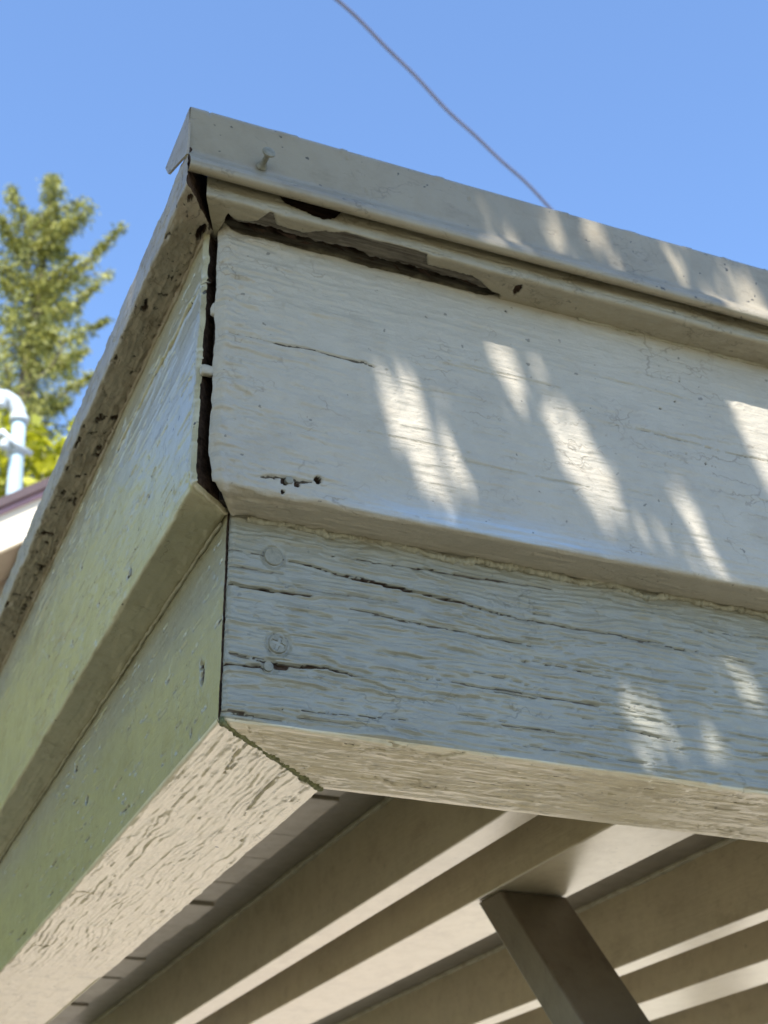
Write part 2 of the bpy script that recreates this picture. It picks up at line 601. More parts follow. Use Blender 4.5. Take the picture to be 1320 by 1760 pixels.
# ---- front main board
FX = 0.48
def h_main(U, A, B, NA, NB, T):
    front = NA < -0.6
    bot = NB < -0.6
    h = np.zeros(U.shape)
    wear = np.zeros(U.shape)
    tint = np.zeros(U.shape)
    S = np.where(front, B, A)
    nearend = np.exp(-np.clip(U + 0.015, 0, 9) / 0.05)
    lump = 0.10 + 1.0 * nearend + 0.35 * sst(0.5, 0.8, fbm(U / 0.09, S / 0.05, 11))
    h += lump * grain_relief(U, S, 0.0042, 0.030, 0.00060, 3)
    h += grain_relief(U, S, 0.0022, 0.055, 0.00010, 8)
    h += ledges(U, S, 0.0075, 0.035, 0.0011, 360, 0.006, 0.62) * (0.45 + nearend)
    h += ledges(U, S, 0.0034, 0.028, 0.0006, 370, 0.006, 0.60) * (0.5 + 0.6 * nearend)
    h += 0.0004 * (fbm(U / 0.008, S / 0.006, 380) - 0.5) + 0.0030 * (fbm(U / 0.012, S / 0.006, 381) - 0.5) * (nearend + 0.12)
    h += ledges(U, S, 0.0050, 0.016, 0.0010, 385, 0.010, 0.55) * (nearend + 0.15)
    h += 0.0006 * sst(0.5, 0.53, fbm(U / 0.014, S / 0.009, 382)) * nearend
    # ledges where old layers of paint have flaked before repainting
    fl = fbm(U / 0.05, S / 0.016, 21)
    h += 0.00028 * sst(0.50, 0.515, fl) * (0.3 + nearend) + 0.0002 * sst(0.6, 0.61, fbm(U / 0.03, S / 0.02, 25))
    h += 0.0006 * (fbm(U / 0.12, S / 0.06, 4) - 0.5)
    # swollen rim at the cut end
    d = T
    h += 0.0012 * np.exp(-((d - 0.0055) / 0.003) ** 2) - 0.0045 * np.exp(-(d / 0.0022))
    h += 0.0012 * (vn(U * 0, S / 0.006, 41) - 0.5) * np.exp(-(d / 0.006) ** 2)
    c = [(pl([(392, 572), (470, 590), (540, 602), (600, 618), (665, 634)], 1, TF, 0, 2), 0.0010, 0.0019, 0.0009),
         (pl([(470, 462), (520, 475), (545, 487)], 1, TF, 0, 2), 0.0006, 0.0008, 0.0004),
         (pl([(425, 405), (452, 415)], 1, TF, 0, 2), 0.0009, 0.0016, 0.0004),
         (pl([(476, 540), (520, 548), (600, 565)], 1, TF, 0, 2), 0.0006, 0.0006, 0.0006),
         (pl([(385, 700), (440, 715), (520, 735), (580, 752)], 1, TF, 0, 2), 0.0011, 0.0007, 0.001),
         (pl([(1040, 720), (1052, 734), (1062, 732), (1110, 742), (1180, 748), (1280, 768)], 1, TF, 0, 2), 0.0007, 0.0007, 0.0008),
         (pl([(620, 650), (700, 665), (840, 690)], 1, TF, 0, 2), 0.0008, 0.0004, 0.0008),
         (pl([(900, 672), (1000, 690)], 1, TF, 0, 2), 0.0008, 0.0004, 0.0008),
         (pl([(440, 816), (470, 820), (500, 824), (540, 830)], 1, TF, 0, 2), 0.0013, 0.0020, 0.0008),
         (pl([(1158, 845), (1152, 925)], 1, TF, 0, 2), 0.0004, 0.0006, 0.0003)]
    c += rand_cracks(34, 0.0, 0.44, 0.15, 0.32, 0.01, 0.05, 0.0006, 0.0007, 5)
    c += rand_cracks(9, 0.0, 0.40, 0.15, 0.32, 0.05, 0.12, 0.0007, 0.0014, 105)
    h, wear = cracks(U, B, front, c, h, wear)
    cb = rand_cracks(14, 0, 0.4, -0.030, -0.01, 0.01, 0.03, 0.0005, 0.0009, 15, 0.0)
    h, wear = cracks(U, A, bot, cb, h, wear)
    pp = []
    for (x, y, rr, dd) in [(546, 825, 0.0030, 0.006), (488, 828, 0.0028, 0.003), (510, 832, 0.002, 0.003), (486, 845, 0.0016, 0.002), (470, 822, 0.0012, 0.002),
                           (1135, 702, 0.0012, 0.002), (1168, 655, 0.0009, 0.002), (870, 535, 0.0011, 0.002), (1213, 797, 0.0009, 0.002), (1180, 780, 0.0008, 0.002), (1160, 690, 0.0008, .002)]:
        q = hit(x, y, 1, TF)
        pp.append((q[0], q[2], rr, rr, dd))
    h, wear = pits(U, B, front, pp, h, wear)
    # faded blue-grey band of older paint showing low on the board
    q0 = hit(600, 860, 1, TF)
    q1 = hit(930, 920, 1, TF)
    mid = np.interp(U, [q0[0], q1[0]], [q0[2], q1[2]])
    tb = np.exp(-((B - mid + 0.004) / 0.011) ** 2) * sst(q0[0] - 0.03, q0[0] + 0.05, U) * (1 - sst(q1[0] - 0.01, q1[0] + 0.12, U))
    tint = np.where(front, tb * 1.1, 0)
    # top edge rotted away under the trim
    n1 = fbm(U / 0.02, U * 0 + 3.1, 51)
    x0, x1 = hit(392, 395, 1, TF)[0], hit(862, 512, 1, TF)[0]
    gap = sst(x0 - 0.003, x0 + 0.003, U) * (1 - sst(x1 - 0.02, x1 + 0.002, U))
    edge = ZT + 0.004 - gap * (0.0052 + 0.005 * (n1 - 0.5))
    rot = sst(0, 0.0012, B - edge) * (NA < -0.6) * (gap > 0.02)
    h -= rot * 0.016
    wear = np.maximum(wear, rot * 1.2)
    # lip bead along the bottom front corner
    return h, wear, tint


prof = fillet([(TF, ZM), (TF, ZT + 0.05), (-0.001, ZT + 0.05), (-0.001, ZM)], [0.0035, 0.001, 0.001, 0.0012], [0.0008, 0.02, 0.02, 0.0009])
us = graded([(-0.0224, 0.0006), (0.0, 0.0009), (0.50, 0.004), (0.7, 0.03), (BX1, 1)])
sweep('fascia_board', prof, 'x', us, lambda a, b: -0.0224 + (a - TF) * (0.6 + 0.5 * sst(0.135, 0.16, b)) + 0.0016 * (vn(b / 0.010, b * 0, 77) - 0.5) + 0.0035 * sst(0.165, 0.135, b) - 0.0016 * sst(0.2, 0.33, b), h_main, m_main, porch)

# ---- front lower beam
def h_beam(U, A, B, NA, NB, T):
    front = NA < -0.6
    bot = NB < -0.6
    wear = np.zeros(U.shape)
    tint = np.zeros(U.shape)
    S = np.where(front, B, A)
    dens = 0.45 + 0.8 * fbm(U / 0.10, S / 0.03, 61)
    low = sst(0.10, 0.03, B)
    h = np.where(front, grain_relief(U, S, 0.0040, 0.034, 0.00075, 60, 0.010) * dens * (0.45 + 0.75 * low),
                 grain_relief(U, S, 0.0034, 0.090, 0.00095, 70, 0.005) * dens)
    h += grain_relief(U, S, 0.0016, 0.03, 0.00016, 66)
    h += ledges(U, S, 0.0062, 0.040, 0.0013, 260, 0.010, 0.42) * (0.35 + 0.8 * low) * front
    h += ledges(U, S, 0.0033, 0.026, 0.0010, 270, 0.008, 0.40) * (0.25 + 0.75 * front)
    h += ledges(U, S, 0.0024, 0.07, 0.0009, 280, 0.004, 0.35) * bot
    fl = fbm(U / 0.035, S / 0.010, 62)
    h += 0.00035 * sst(0.5, 0.52, fl) + 0.0005 * (fbm(U / 0.1, S / 0.04, 63) - 0.5)
    h += 0.0006 * np.exp(-((T - 0.003) / 0.003) ** 2) - 0.002 * np.exp(-(T / 0.0015))
    h *= np.where(front, 0.35 + 1.25 * fbm(U / 0.07, S / 0.035, 290), 1.0)
    h *= np.where(A > 0.0, 1 - 0.8 * sst(0.082, 0.092, A), 1)
    P = lambda pts: pl(pts, 1, 0.0, 0, 2)
    c = [(P([(386, 942), (420, 950), (455, 955)]), 0.0009, 0.002, 0.0004),
         (P([(484, 960), (540, 975), (600, 992), (660, 1008)]), 0.0012, 0.0028, 0.0007),
         (P([(610, 992), (640, 1003), (720, 1020), (790, 1038)]), 0.0014, 0.004, 0.0004),
         (P([(780, 1036), (900, 1065), (1050, 1090), (1200, 1120)]), 0.0008, 0.0019, 0.0009),
         (P([(384, 1000), (430, 1010), (480, 1018)]), 0.0015, 0.004, 0.0004),
         (P([(470, 1017), (540, 1026)]), 0.0011, 0.003, 0.0004),
         (P([(540, 1026), (640, 1040)]), 0.0006, 0.001, 0.0007),
         (P([(378, 1142), (420, 1145), (458, 1148)]), 0.0010, 0.003, 0.0003),
         (P([(430, 1130), (460, 1140), (500, 1146), (560, 1150), (600, 1160), (630, 1168)]), 0.0012, 0.003, 0.0006),
         (P([(390, 1122), (430, 1132)]), 0.0011, 0.0018, 0.0006),
         (P([(600, 1150), (680, 1170)]), 0.0006, 0.001, 0.0006),
         (P([(388, 905), (430, 912), (500, 925), (620, 945)]), 0.0007, 0.0012, 0.0009),
         (P([(470, 985), (482, 1003), (530, 1015)]), 0.0007, 0.001, 0.0007),
         (P([(388, 1221), (424, 1227)]), 0.0011, 0.002, 0.0003),
         (P([(850, 1246), (900, 1252), (960, 1260)]), 0.0009, 0.002, 0.0003),
         (P([(1190, 1245), (1320, 1275)]), 0.0007, 0.0012, 0.0005),
         (P([(1060, 1250), (1160, 1275)]), 0.0008, 0.0016, 0.0004),
         (P([(430, 1060), (480, 1075), (520, 1092)]), 0.0009, 0.0010, 0.0008)]
    c += rand_cracks(110, 0.0, 0.44, 0.005, 0.11, 0.008, 0.05, 0.0007, 0.0014, 65, -0.02)
    c += rand_cracks(16, 0.02, 0.40, 0.006, 0.12, 0.06, 0.18, 0.0008, 0.0020, 165, 0.0)
    h, wear = cracks(U, B, front, c, h, wear)
    Q = lambda pts: pl(pts, 2, 0.0, 0, 1)
    cb = [(Q([(700, 1298), (750, 1300), (800, 1312), (880, 1325), (1000, 1340), (1150, 1360), (1320, 1385)]), 0.0008, 0.0013, 0.0008),
          (Q([(620, 1265), (720, 1290), (760, 1296), (830, 1294)]), 0.0009, 0.0016, 0.0005),
          (Q([(400, 1250), (500, 1270), (640, 1290)]), 0.0007, 0.0012, 0.0006)]
    cb += rand_cracks(110, 0.0, 0.44, 0.004, 0.09, 0.01, 0.06, 0.0007, 0.0014, 75)
    cb += rand_cracks(16, 0.02, 0.40, 0.006, 0.085, 0.06, 0.16, 0.0008, 0.0022, 175, 0.0)
    h, wear = cracks(U, A, bot, cb, h, wear)
    q = hit(1048, 1364, 2, 0)
    h, wear = pits(U, A, bot, [(q[0], q[1], 0.0035, 0.0025, 0.004)], h, wear)
    q = hit(470, 1145, 1, 0)
    h, wear = pits(U, B, front, [(q[0] + 0.004, q[2], 0.006, 0.0022, 0.003)], h, wear)
    for (x, y, R_) in ((470, 957, 0.0067), (478, 1107, 0.0069), (461, 1146, 0.0038)):
        q = hit(x, y, 1, 0)
        rr = np.hypot(U - q[0], B - q[2])
        g_ = np.exp(-((rr - R_) / 0.0007) ** 2) * front * (0.5 + 0.8 * vn(U / 0.003, B / 0.003, 4))
        h = h * np.where(front & (rr < R_ + 0.002), 0.25, 1.0) - 0.0014 * g_
        wear = np.maximum(wear, 0.55 * g_)
    tint = np.where(NB < -0.3, 4.0, 0.0)  # underside only: painted-in bounce light
    return h, wear, tint


prof = fillet([(0, 0), (0, ZM + 0.01), (0.0945, ZM + 0.01), (0.0945, 0)], [0.003, 0.001, 0.001, 0.002], [0.0008, 0.02, 0.02, 0.0010])
us = graded([(0.0016, 0.0007), (0.02, 0.0010), (0.50, 0.004), (0.7, 0.03), (BX1, 1)])
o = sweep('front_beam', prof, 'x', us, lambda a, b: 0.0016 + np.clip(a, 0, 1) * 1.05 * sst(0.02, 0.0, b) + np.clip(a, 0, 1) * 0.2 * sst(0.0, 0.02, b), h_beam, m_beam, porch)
m_beam.node_tree.nodes  # noqa
o['tintnote'] = 0
del o['tintnote']

# ---- front trim (small board under the drip edge)
YT = -0.0585
def h_trim(U, A, B, NA, NB, T):
    front = NA < -0.6
    bot = NB < -0.6
    wear = np.zeros(U.shape)
    tint = np.zeros(U.shape)
    S = np.where(front, B, A)
    h = grain_relief(U, S, 0.003, 0.03, 0.00025, 90) + 0.0008 * (fbm(U / 0.03, S / 0.01, 91) - 0.5)
    h += 0.0003 * sst(0.5, 0.52, fbm(U / 0.02, S / 0.008, 92))
    h += 0.0014 * (vn(U / 0.05, U * 0, 93) - 0.5) * front
    # rotted inner edge: jagged notch seen from below
    x0, x1 = hit(395, 385, 2, ZT)[0], hit(862, 510, 2, ZT)[0]
    pts = [(392, 366), (405, 376), (440, 380), (470, 362), (476, 385), (520, 400), (560, 396), (600, 402), (640, 415), (700, 425), (733, 438), (735, 455), (775, 465), (815, 474), (832, 488), (860, 508)]
    yy = []
    xx = []
    for p in pts:
        q = hit(p[0], p[1], 2, ZT)
        xx.append(q[0])
        yy.append(q[1])
    ed = np.interp(U, xx, yy) + 0.0034 * (fbm(U / 0.006, U * 0, 94) - 0.5) + 0.0012 * np.floor(3 * vn(U / 0.004, U * 0, 294)) / 3
    inside = (U > xx[0]) & (U < xx[-1])
    vp = [hit(a, b, 2, ZT) for a, b in [(392, 372), (410, 386), (440, 388), (480, 399), (520, 411), (560, 421), (600, 430), (640, 444), (700, 459), (735, 468), (780, 481), (815, 491), (835, 500), (860, 509)]]
    ev = np.maximum(ed, np.interp(U, [v[0] for v in vp], [v[1] for v in vp]) + 0.0055 * (fbm(U / 0.005, U * 0, 194) - 0.5))
    shal = sst(-0.0003, 0.0006, A - ed) * inside * bot
    h -= shal * (0.0010 + 0.0008 * vn(U / 0.004, A / 0.0015, 195))
    wear = np.maximum(wear, shal * 0.78)
    rot = sst(-0.0004, 0.0010, A - ev) * inside * bot
    h -= rot * (0.017 + 0.004 * vn(U / 0.006, A / 0.004, 95))
    wear = np.maximum(wear, rot * 1.3)
    # bare grey patch where paint is gone from the underside
    q0, q1 = hit(590, 410, 2, ZT)[0], hit(735, 445, 2, ZT)[0]
    bare = sst(q0 - 0.004, q0, U) * (1 - sst(q1 - 0.003, q1, U)) * sst(-0.0015, 0.0, A - (ed - 0.007 - 0.004 * vn(U / 0.008, U * 0, 97))) * bot
    wear = np.maximum(wear, bare * 0.8)
    h -= 0.0006 * bare
    # missing paint and wood on the front edge
    q0, q1 = hit(478, 338, 1, YT)[0], hit(590, 365, 1, YT)[0]
    hp = pl([(476, 331), (492, 350), (520, 362), (556, 377), (578, 373), (592, 357)], 1, YT, 0, 2)
    he = np.interp(U, [p[0] for p in hp], [p[1] for p in hp]) + 0.0016 * (fbm(U / 0.004, U * 0, 98) - 0.5)
    ht = (U > hp[0][0]) * (U < hp[-1][0]) * sst(-0.0003, 0.0008, B - he) * front
    h -= 0.010 * ht
    wear = np.maximum(wear, ht * 1.3)
    q = hit(889, 497, 2, ZT)
    h, wear = pits(U, A, bot, [(q[0], q[1], 0.003, 0.006, 0.002)], h, wear)
    c = rand_cracks(60, -0.03, 0.44, 0.331, 0.348, 0.008, 0.03, 0.0006, 0.0012, 96)
    h, wear = cracks(U, B, front, c, h, wear)
    c = rand_cracks(40, -0.03, 0.44, -0.055, -0.034, 0.003, 0.012, 0.0004, 0.0006, 99, 0.5)
    h, wear = cracks(U, A, bot, c, h, wear)
    return h, wear, tint


prof = fillet([(YT, ZT), (YT, ZT + 0.045), (TF + 0.012, ZT + 0.045), (TF + 0.012, ZT)], [0.003, 0.001, 0.001, 0.001], [0.0008, 0.02, 0.02, 0.0007])
us = graded([(-0.041, 0.0008), (0.48, 0.004), (0.7, 0.03), (BX1, 1)])
sweep('trim_board', prof, 'x', us, lambda a, b: -0.041 + (a - YT) * 0.45, h_trim, m_trim, porch)

r_ = random.Random(9)
V = []
F = []
for k in range(90):
    px = r_.uniform(405, 850)
    q = hit(px, 395 + (px - 405) * 0.262 + r_.uniform(-6, 4), 1, TF + 0.006)
    L = r_.uniform(0.004, 0.016)
    c = np.array([q[0], r_.uniform(-0.046, -0.031), ZT + r_.uniform(0.003, 0.014)])
    d = np.array([1, r_.gauss(0, 0.25), r_.gauss(-0.25, 0.35)])
    d /= np.linalg.norm(d)
    w = r_.uniform(0.0005, 0.0014)
    i0 = len(V)
    V += [c - d * L / 2, c + np.array([0, w, w]), c + np.array([0, -w, w * 0.3]), c + np.array([0, 0, -w]), c + d * L / 2]
    F += [(i0, i0 + 2, i0 + 1), (i0, i0 + 3, i0 + 2), (i0, i0 + 1, i0 + 3), (i0 + 4, i0 + 1, i0 + 2), (i0 + 4, i0 + 2, i0 + 3), (i0 + 4, i0 + 3, i0 + 1)]
o = mesh('rotten_splinters', V, F, m_splint, porch)
o['kind'] = 'stuff'

# dark nailer behind the broken trim, what one sees in the gaps
box('nailer', (-0.028, -0.0305, ZT + 0.0485), (BX1, 0.03, 0.372), m_dark, porch)
box('corner_block', (-0.0085, -0.0095, ZM + 0.003), (0.0, 0.0, ZT + 0.03), m_dark, porch)

# ---- left main board
XL = -0.0300
def h_left(U, A, B, NA, NB, T):
    out = NA < -0.6
    bot = NB < -0.6
    wear = np.zeros(U.shape)
    tint = np.zeros(U.shape)
    S = np.where(out, B, A)
    h = grain_relief(U, S, 0.0040, 0.05, 0.00015, 110) + 0.0006 * (fbm(U / 0.15, S / 0.05, 111) - 0.5)
    h += 0.0004 * sst(0.5, 0.52, fbm(U / 0.05, S / 0.010, 112)) + ledges(U, S, 0.005, 0.05, 0.00045, 560, 0.006, 0.62)
    h += 0.0014 * np.exp(-((T - 0.003) / 0.0035) ** 2) - 0.003 * np.exp(-(T / 0.0018))
    h += 0.0010 * (vn(U * 0, S / 0.007, 43) - 0.5) * np.exp(-(T / 0.006) ** 2)
    P = lambda pts: pl(pts, 0, XL, 1, 2)
    c = [(P([(358, 470), (340, 505), (320, 540), (300, 586), (270, 640), (240, 700), (210, 760), (183, 822)]), 0.0024, 0.005, 0.0012),
         (P([(183, 822), (160, 880), (140, 930)]), 0.0012, 0.0022, 0.001),
         (P([(352, 600), (320, 650), (295, 690)]), 0.0007, 0.0010, 0.001)]
    c += rand_cracks(140, -0.02, 0.5, 0.14, 0.325, 0.01, 0.05, 0.0009, 0.0024, 115)
    c += rand_cracks(60, 0.3, 1.4, 0.14, 0.325, 0.02, 0.09, 0.0013, 0.0026, 116)
    h, wear = cracks(U, B, out, c, h, wear)
    pp = []
    for (x, y, rr) in [(223, 986, 0.0035), (141, 976, 0.0022), (170, 1040, 0.002), (125, 1105, 0.0025), (240, 858, 0.0018), (256, 852, 0.0012), (120, 960, 0.0015), (300, 845, .0012), (85, 1130, .002)]:
        q = hit(x, y, 0, XL)
        pp.append((q[1], q[2], rr * 1.8, rr, 0.003))
    h, wear = pits(U, B, out, pp, h, wear)
    # jagged paint along the underside's edges
    h += np.where(bot, 0.0009 * (fbm(U / 0.012, S / 0.008, 117) - 0.5), 0)
    return h, wear, tint


prof = fillet([(XL, ZM), (XL, ZT + 0.002), (-0.001, ZT + 0.002), (-0.001, ZM)], [0.0030, 0.001, 0.001, 0.0012], [0.0010, 0.02, 0.02, 0.0012])
us = graded([(-0.0272, 0.0008), (0.10, 0.0014), (0.5, 0.003), (1.4, 0.02), (BY1, 1)])
sweep('fascia_board', prof, 'y', us, lambda a, b: -0.0272 + (a - XL) * 0.9 + 0.003 * sst(0.135, 0.16, b) + 0.002 * (vn(b / 0.014, b * 0, 78) - 0.5), h_left, m_left, porch)

# ---- left beam
def h_lbeam(U, A, B, NA, NB, T):
    out = NA < -0.6
    bot = NB < -0.6
    wear = np.zeros(U.shape)
    tint = np.zeros(U.shape)
    S = np.where(out, B, A)
    far = sst(0.62, 0.80, U + 0.06 * vn(A / 0.03, A * 0, 7))          # a smooth repaired length further along
    rough_bot = grain_relief(U, S, 0.0046, 0.055, 0.0007, 120, 0.012) * (0.55 + 0.7 * fbm(U / 0.08, S / 0.05, 121)) * (1 - 0.85 * far)
    h = np.where(out, grain_relief(U, S, 0.0040, 0.05, 0.00016, 122), rough_bot)
    h += (ledges(U, S, 0.0040, 0.050, 0.0006, 460, 0.010, 0.40) + grain_relief(U, S, 0.0022, 0.035, 0.0004, 466, 0.005) + 0.0003 * (fbm(U / 0.005, S / 0.003, 467) - 0.5)) * bot * (1 - far)
    h += 0.0008 * (fbm(U / 0.12, S / 0.05, 123) - 0.5) + 0.00022 * sst(0.5, 0.52, fbm(U / 0.04, S / 0.014, 124))
    h += np.where(bot, -0.0022 * sst(0.0, 0.01, far * 0.01 - 0.003 + 0.002 * vn(A / 0.01, U / 0.02, 9)), 0) * (U < 2)
    c = rand_cracks(100, 0.0, 0.5, 0.005, 0.125, 0.004, 0.03, 0.0009, 0.0024, 125)
    c += rand_cracks(50, 0.2, 1.2, 0.005, 0.125, 0.02, 0.06, 0.0012, 0.0024, 126)
    h, wear = cracks(U, B, out, c, h, wear)
    pp = []
    for (x, y, a_, b_) in [(348, 1160, 0.0045, 0.0075), (346, 1143, 0.0035, 0.0035), (329, 1260, 0.002, 0.003), (150, 1375, 0.006, 0.004), (132, 1320, 0.006, 0.004), (338, 1290, .0015, .002), (230, 1160, .002, .0015), (262, 1130, .002, .0015)]:
        q = hit(x, y, 0, 0)
        pp.append((q[1], q[2], a_, b_, 0.005))
    h, wear = pits(U, B, out, pp, h, wear)
    Q = lambda pts: pl(pts, 2, 0.0, 1, 0)
    cb = [(Q([(440, 1262), (425, 1275), (400, 1300), (385, 1330)]), 0.0010, 0.0016, 0.0006),
          (Q([(520, 1300), (480, 1330), (440, 1370), (420, 1400)]), 0.0012, 0.0016, 0.0010),
          (Q([(55, 1622), (75, 1626), (85, 1622)]), 0.0016, 0.002, 0.001),
          (Q([(130, 1530), (165, 1535)]), 0.0016, 0.002, 0.001)]
    cb += rand_cracks(60, 0.0, 0.6, 0.004, 0.095, 0.006, 0.03, 0.0007, 0.0011, 127)
    h, wear = cracks(U, A, bot, cb, h, wear)
    wear = np.where(bot, wear * 0.6, wear)
    tint = np.where(NB < -0.3, 4.0, 0.0)  # same lighter underside here, floor bounce painted into the colour
    return h, wear, tint


prof = fillet([(0, 0), (0, ZM + 0.01), (0.0985, ZM + 0.01), (0.0985, 0)], [0.0028, 0.001, 0.001, 0.0015], [0.0011, 0.02, 0.02, 0.0010])
us = graded([(0.0004, 0.0009), (0.15, 0.0012), (0.5, 0.0022), (1.3, 0.02), (BY1, 1)])
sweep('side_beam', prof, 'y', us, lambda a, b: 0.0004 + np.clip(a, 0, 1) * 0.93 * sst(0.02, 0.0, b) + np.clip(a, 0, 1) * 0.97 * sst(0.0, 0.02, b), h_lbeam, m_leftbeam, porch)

# ---- left trim
XT = -0.0555
def h_ltrim(U, A, B, NA, NB, T):
    out = NA < -0.6
    bot = NB < -0.6
    wear = np.zeros(U.shape)
    tint = np.zeros(U.shape)
    S = np.where(out, B, A)
    h = 0.0016 * (fbm(U / 0.02, S / 0.012, 130) - 0.5) + grain_relief(U, S, 0.004, 0.02, 0.0004, 131)
    h += 0.0005 * sst(0.5, 0.52, fbm(U / 0.016, S / 0.008, 132))
    h += 0.004 * (vn(U / 0.07, U * 0, 133) - 0.6) * (NB > 0.3) + 0.002 * (fbm(U / 0.02, U * 0, 134) - 0.5) * (NB > 0.3)
    # black mildewed pits along the underside
    n = fbm(U / 0.010, S / 0.006, 135)
    patch = 0.35 + 0.65 * sst(0.45, 0.7, fbm(U / 0.12, U * 0, 136)) * sst(0.05, 0.3, U)
    pm = sst(0.50, 0.66, n * (0.66 + 0.44 * patch) + 0.05 * (vn(U / 0.002, S / 0.0015, 239) - 0.5)) * bot
    h -= 0.0014 * pm
    h += (0.0022 * (fbm(U / 0.007, S / 0.004, 231) - 0.5) + ledges(U, S, 0.004, 0.02, 0.001, 233, 0.01, 0.5)) * bot
    wear = np.maximum(wear, pm * 0.98)
    inner = sst(-0.034, -0.030, A) * bot * sst(0.42, 0.6, fbm(U / 0.008, S / 0.01, 137))
    wear = np.maximum(wear, inner)
    c = rand_cracks(50, -0.05, 1.2, 0.333, 0.36, 0.01, 0.05, 0.0010, 0.0016, 138)
    h, wear = cracks(U, B, out, c, h, wear)
    q = hit(92, 1030, 2, ZT)
    c = [([(q[1], -0.055), (q[1] + 0.006, -0.030)], 0.0025, 0.003, 0.001)]
    q = hit(345, 400, 2, ZT)
    h, wear = cracks(U, A, bot, c, h, wear)
    h, wear = pits(U, A, bot, [(q[1], q[0], 0.010, 0.0035, 0.006), (-0.052, -0.050, 0.004, 0.002, 0.002)], h, wear)
    return h, wear, tint


prof = fillet([(XT, ZT), (XT, 0.362), (TF + 0.012, 0.366), (TF + 0.012, ZT)], [0.0025, 0.003, 0.001, 0.001], [0.0010, 0.003, 0.02, 0.0009])
us = graded([(-0.0655, 0.0010), (0.15, 0.0016), (0.5, 0.003), (1.4, 0.02), (BY1, 1)])
sweep('trim_board', prof, 'y', us, lambda a, b: -0.0655 + (a - XT) * 1.35, h_ltrim, m_lefttrim, porch)

# ---- metal drip edge: vertical face, flared lip, folded return at the corner
def h_none(U, A, B, NA, NB, T):
    front = (NA < -0.5)
    h = 0.0004 * (fbm(U / 0.10, B / 0.03, 140) - 0.5) * front + 0.00012 * (fbm(U / 0.006, B / 0.005, 141) - 0.5) * front
    h = h + 0.0012 * (vn(U / 0.16, U * 0, 142) - 0.5) + 0.0010 * np.exp(-((B - 0.398) / 0.003) ** 2) * (vn(U / 0.012, U * 0, 144) > 0.8) * vn(U / .004, U * 0, 2)
    wear = np.zeros(U.shape)
    tint = np.zeros(U.shape)
    c = []
    for pts, w in [([(362, 190), (358, 205)], 0.0006), ([(590, 268), (597, 275)], 0.0008), ([(622, 318), (632, 340)], 0.0009), ([(800, 320), (805, 350)], .0006)]:
        c.append((pl(pts, 1, -0.062, 0, 2), w, 0.0010, 0.0008))
    h, wear = cracks(U, B, front, c, h, wear)
    return h, wear, tint


def thick(line, t):
    line = [np.array(p, float) for p in line]
    back = []
    for i, p in enumerate(line):
        a = line[max(i - 1, 0)]
        b = line[min(i + 1, len(line) - 1)]
        d = (b - a) / np.linalg.norm(b - a)
        back.append(p + t * np.array([d[1], -d[0]]))
    return line + back[::-1]


def dense(line, step):
    out = []
    for a, b in zip(line[:-1], line[1:]):
        a, b = np.array(a), np.array(b)
        m = max(1, int(np.linalg.norm(b - a) / step))
        out += [a + (b - a) * k / m for k in range(m)]
    out.append(np.array(line[-1]))
    return out


face = [(-0.050, 0.4010), (-0.058, 0.4005), (-0.0612, 0.3990), (-0.0620, 0.3965), (-0.0620, 0.3620), (-0.0625, 0.3590), (-0.0645, 0.3555), (-0.0685, 0.3505), (-0.0712, 0.3465), (-0.0722, 0.3430), (-0.0715, 0.3400), (-0.0690, 0.3388), (-0.0660, 0.3395)]
prof = np.array(thick(dense(face, 0.0012), -0.0014))
us = graded([(-0.0560, 0.0012), (0.48, 0.004), (0.7, 0.03), (BX1, 1)])
drip = sweep('drip_edge', prof, 'x', us, lambda a, b: -0.0560 + 0 * a, h_none, m_metal, porch)
# folded return on the side (a short triangular tongue)
A_ = (-0.0565, -0.0605, 0.3985)
B_ = tuple(hit(284, 289, 0, -0.0590))
B2 = tuple(hit(289, 299, 0, -0.0600))
C_ = (-0.0575, -0.0665, 0.3530)
Vr = [A_, B_, B2, C_]
th = 0.0016
Vr2 = [(v[0] + th, v[1], v[2]) for v in Vr]
mesh('folded_return', Vr + Vr2, [(0, 1, 2, 3), (7, 6, 5, 4), (0, 4, 5, 1), (1, 5, 6, 2), (2, 6, 7, 3), (3, 7, 4, 0)], m_lefttrim, drip)


def lathe(name, c, n_, prof_, mat, parent, n=16):
    """c: centre, n_: axis, prof_: (radius, height along the axis)"""
    n_ = np.array(n_, float)
    n_ /= np.linalg.norm(n_)
    a = np.cross(n_, [0.3, 0.1, 1.0])
    a /= np.linalg.norm(a)
    b = np.cross(n_, a)
    V = []
    for r, hh in prof_:
        for k in range(n):
            q = 2 * math.pi * k / n
            V.append(np.array(c) + n_ * hh + r * (math.cos(q) * a + math.sin(q) * b))
    F = []
    for i in range(len(prof_) - 1):
        for k in range(n):
            F.append((i * n + k, i * n + (k + 1) % n, (i + 1) * n + (k + 1) % n, (i + 1) * n + k))
    F.append(tuple(range(n))[::-1])
    F.append(tuple((len(prof_) - 1) * n + k for k in range(n)))
    return mesh(name, V, F, mat, parent, False)


# nail standing proud of the drip edge
q = hit(451, 284, 1, -0.0640)
lathe('nail', q, (0.06, -1, 0.16), [(0.0040, -0.001), (0.0026, 0.0016), (0.0019, 0.003), (0.0018, 0.009), (0.0020, 0.0100), (0.0043, 0.0106), (0.0046, 0.0112), (0.0044, 0.0120), (0.003, 0.0124)], m_rust, drip)


def flat_head(name, px, py, ax, val, nrm, r, mat):
    q = hit(px, py, ax, val)
    return lathe(name, q, nrm, [(r, -0.002), (r, 0.0006), (r * 0.92, 0.0010), (r * 0.6, 0.00115), (r * 0.2, 0.0012)], mat, porch, 20)


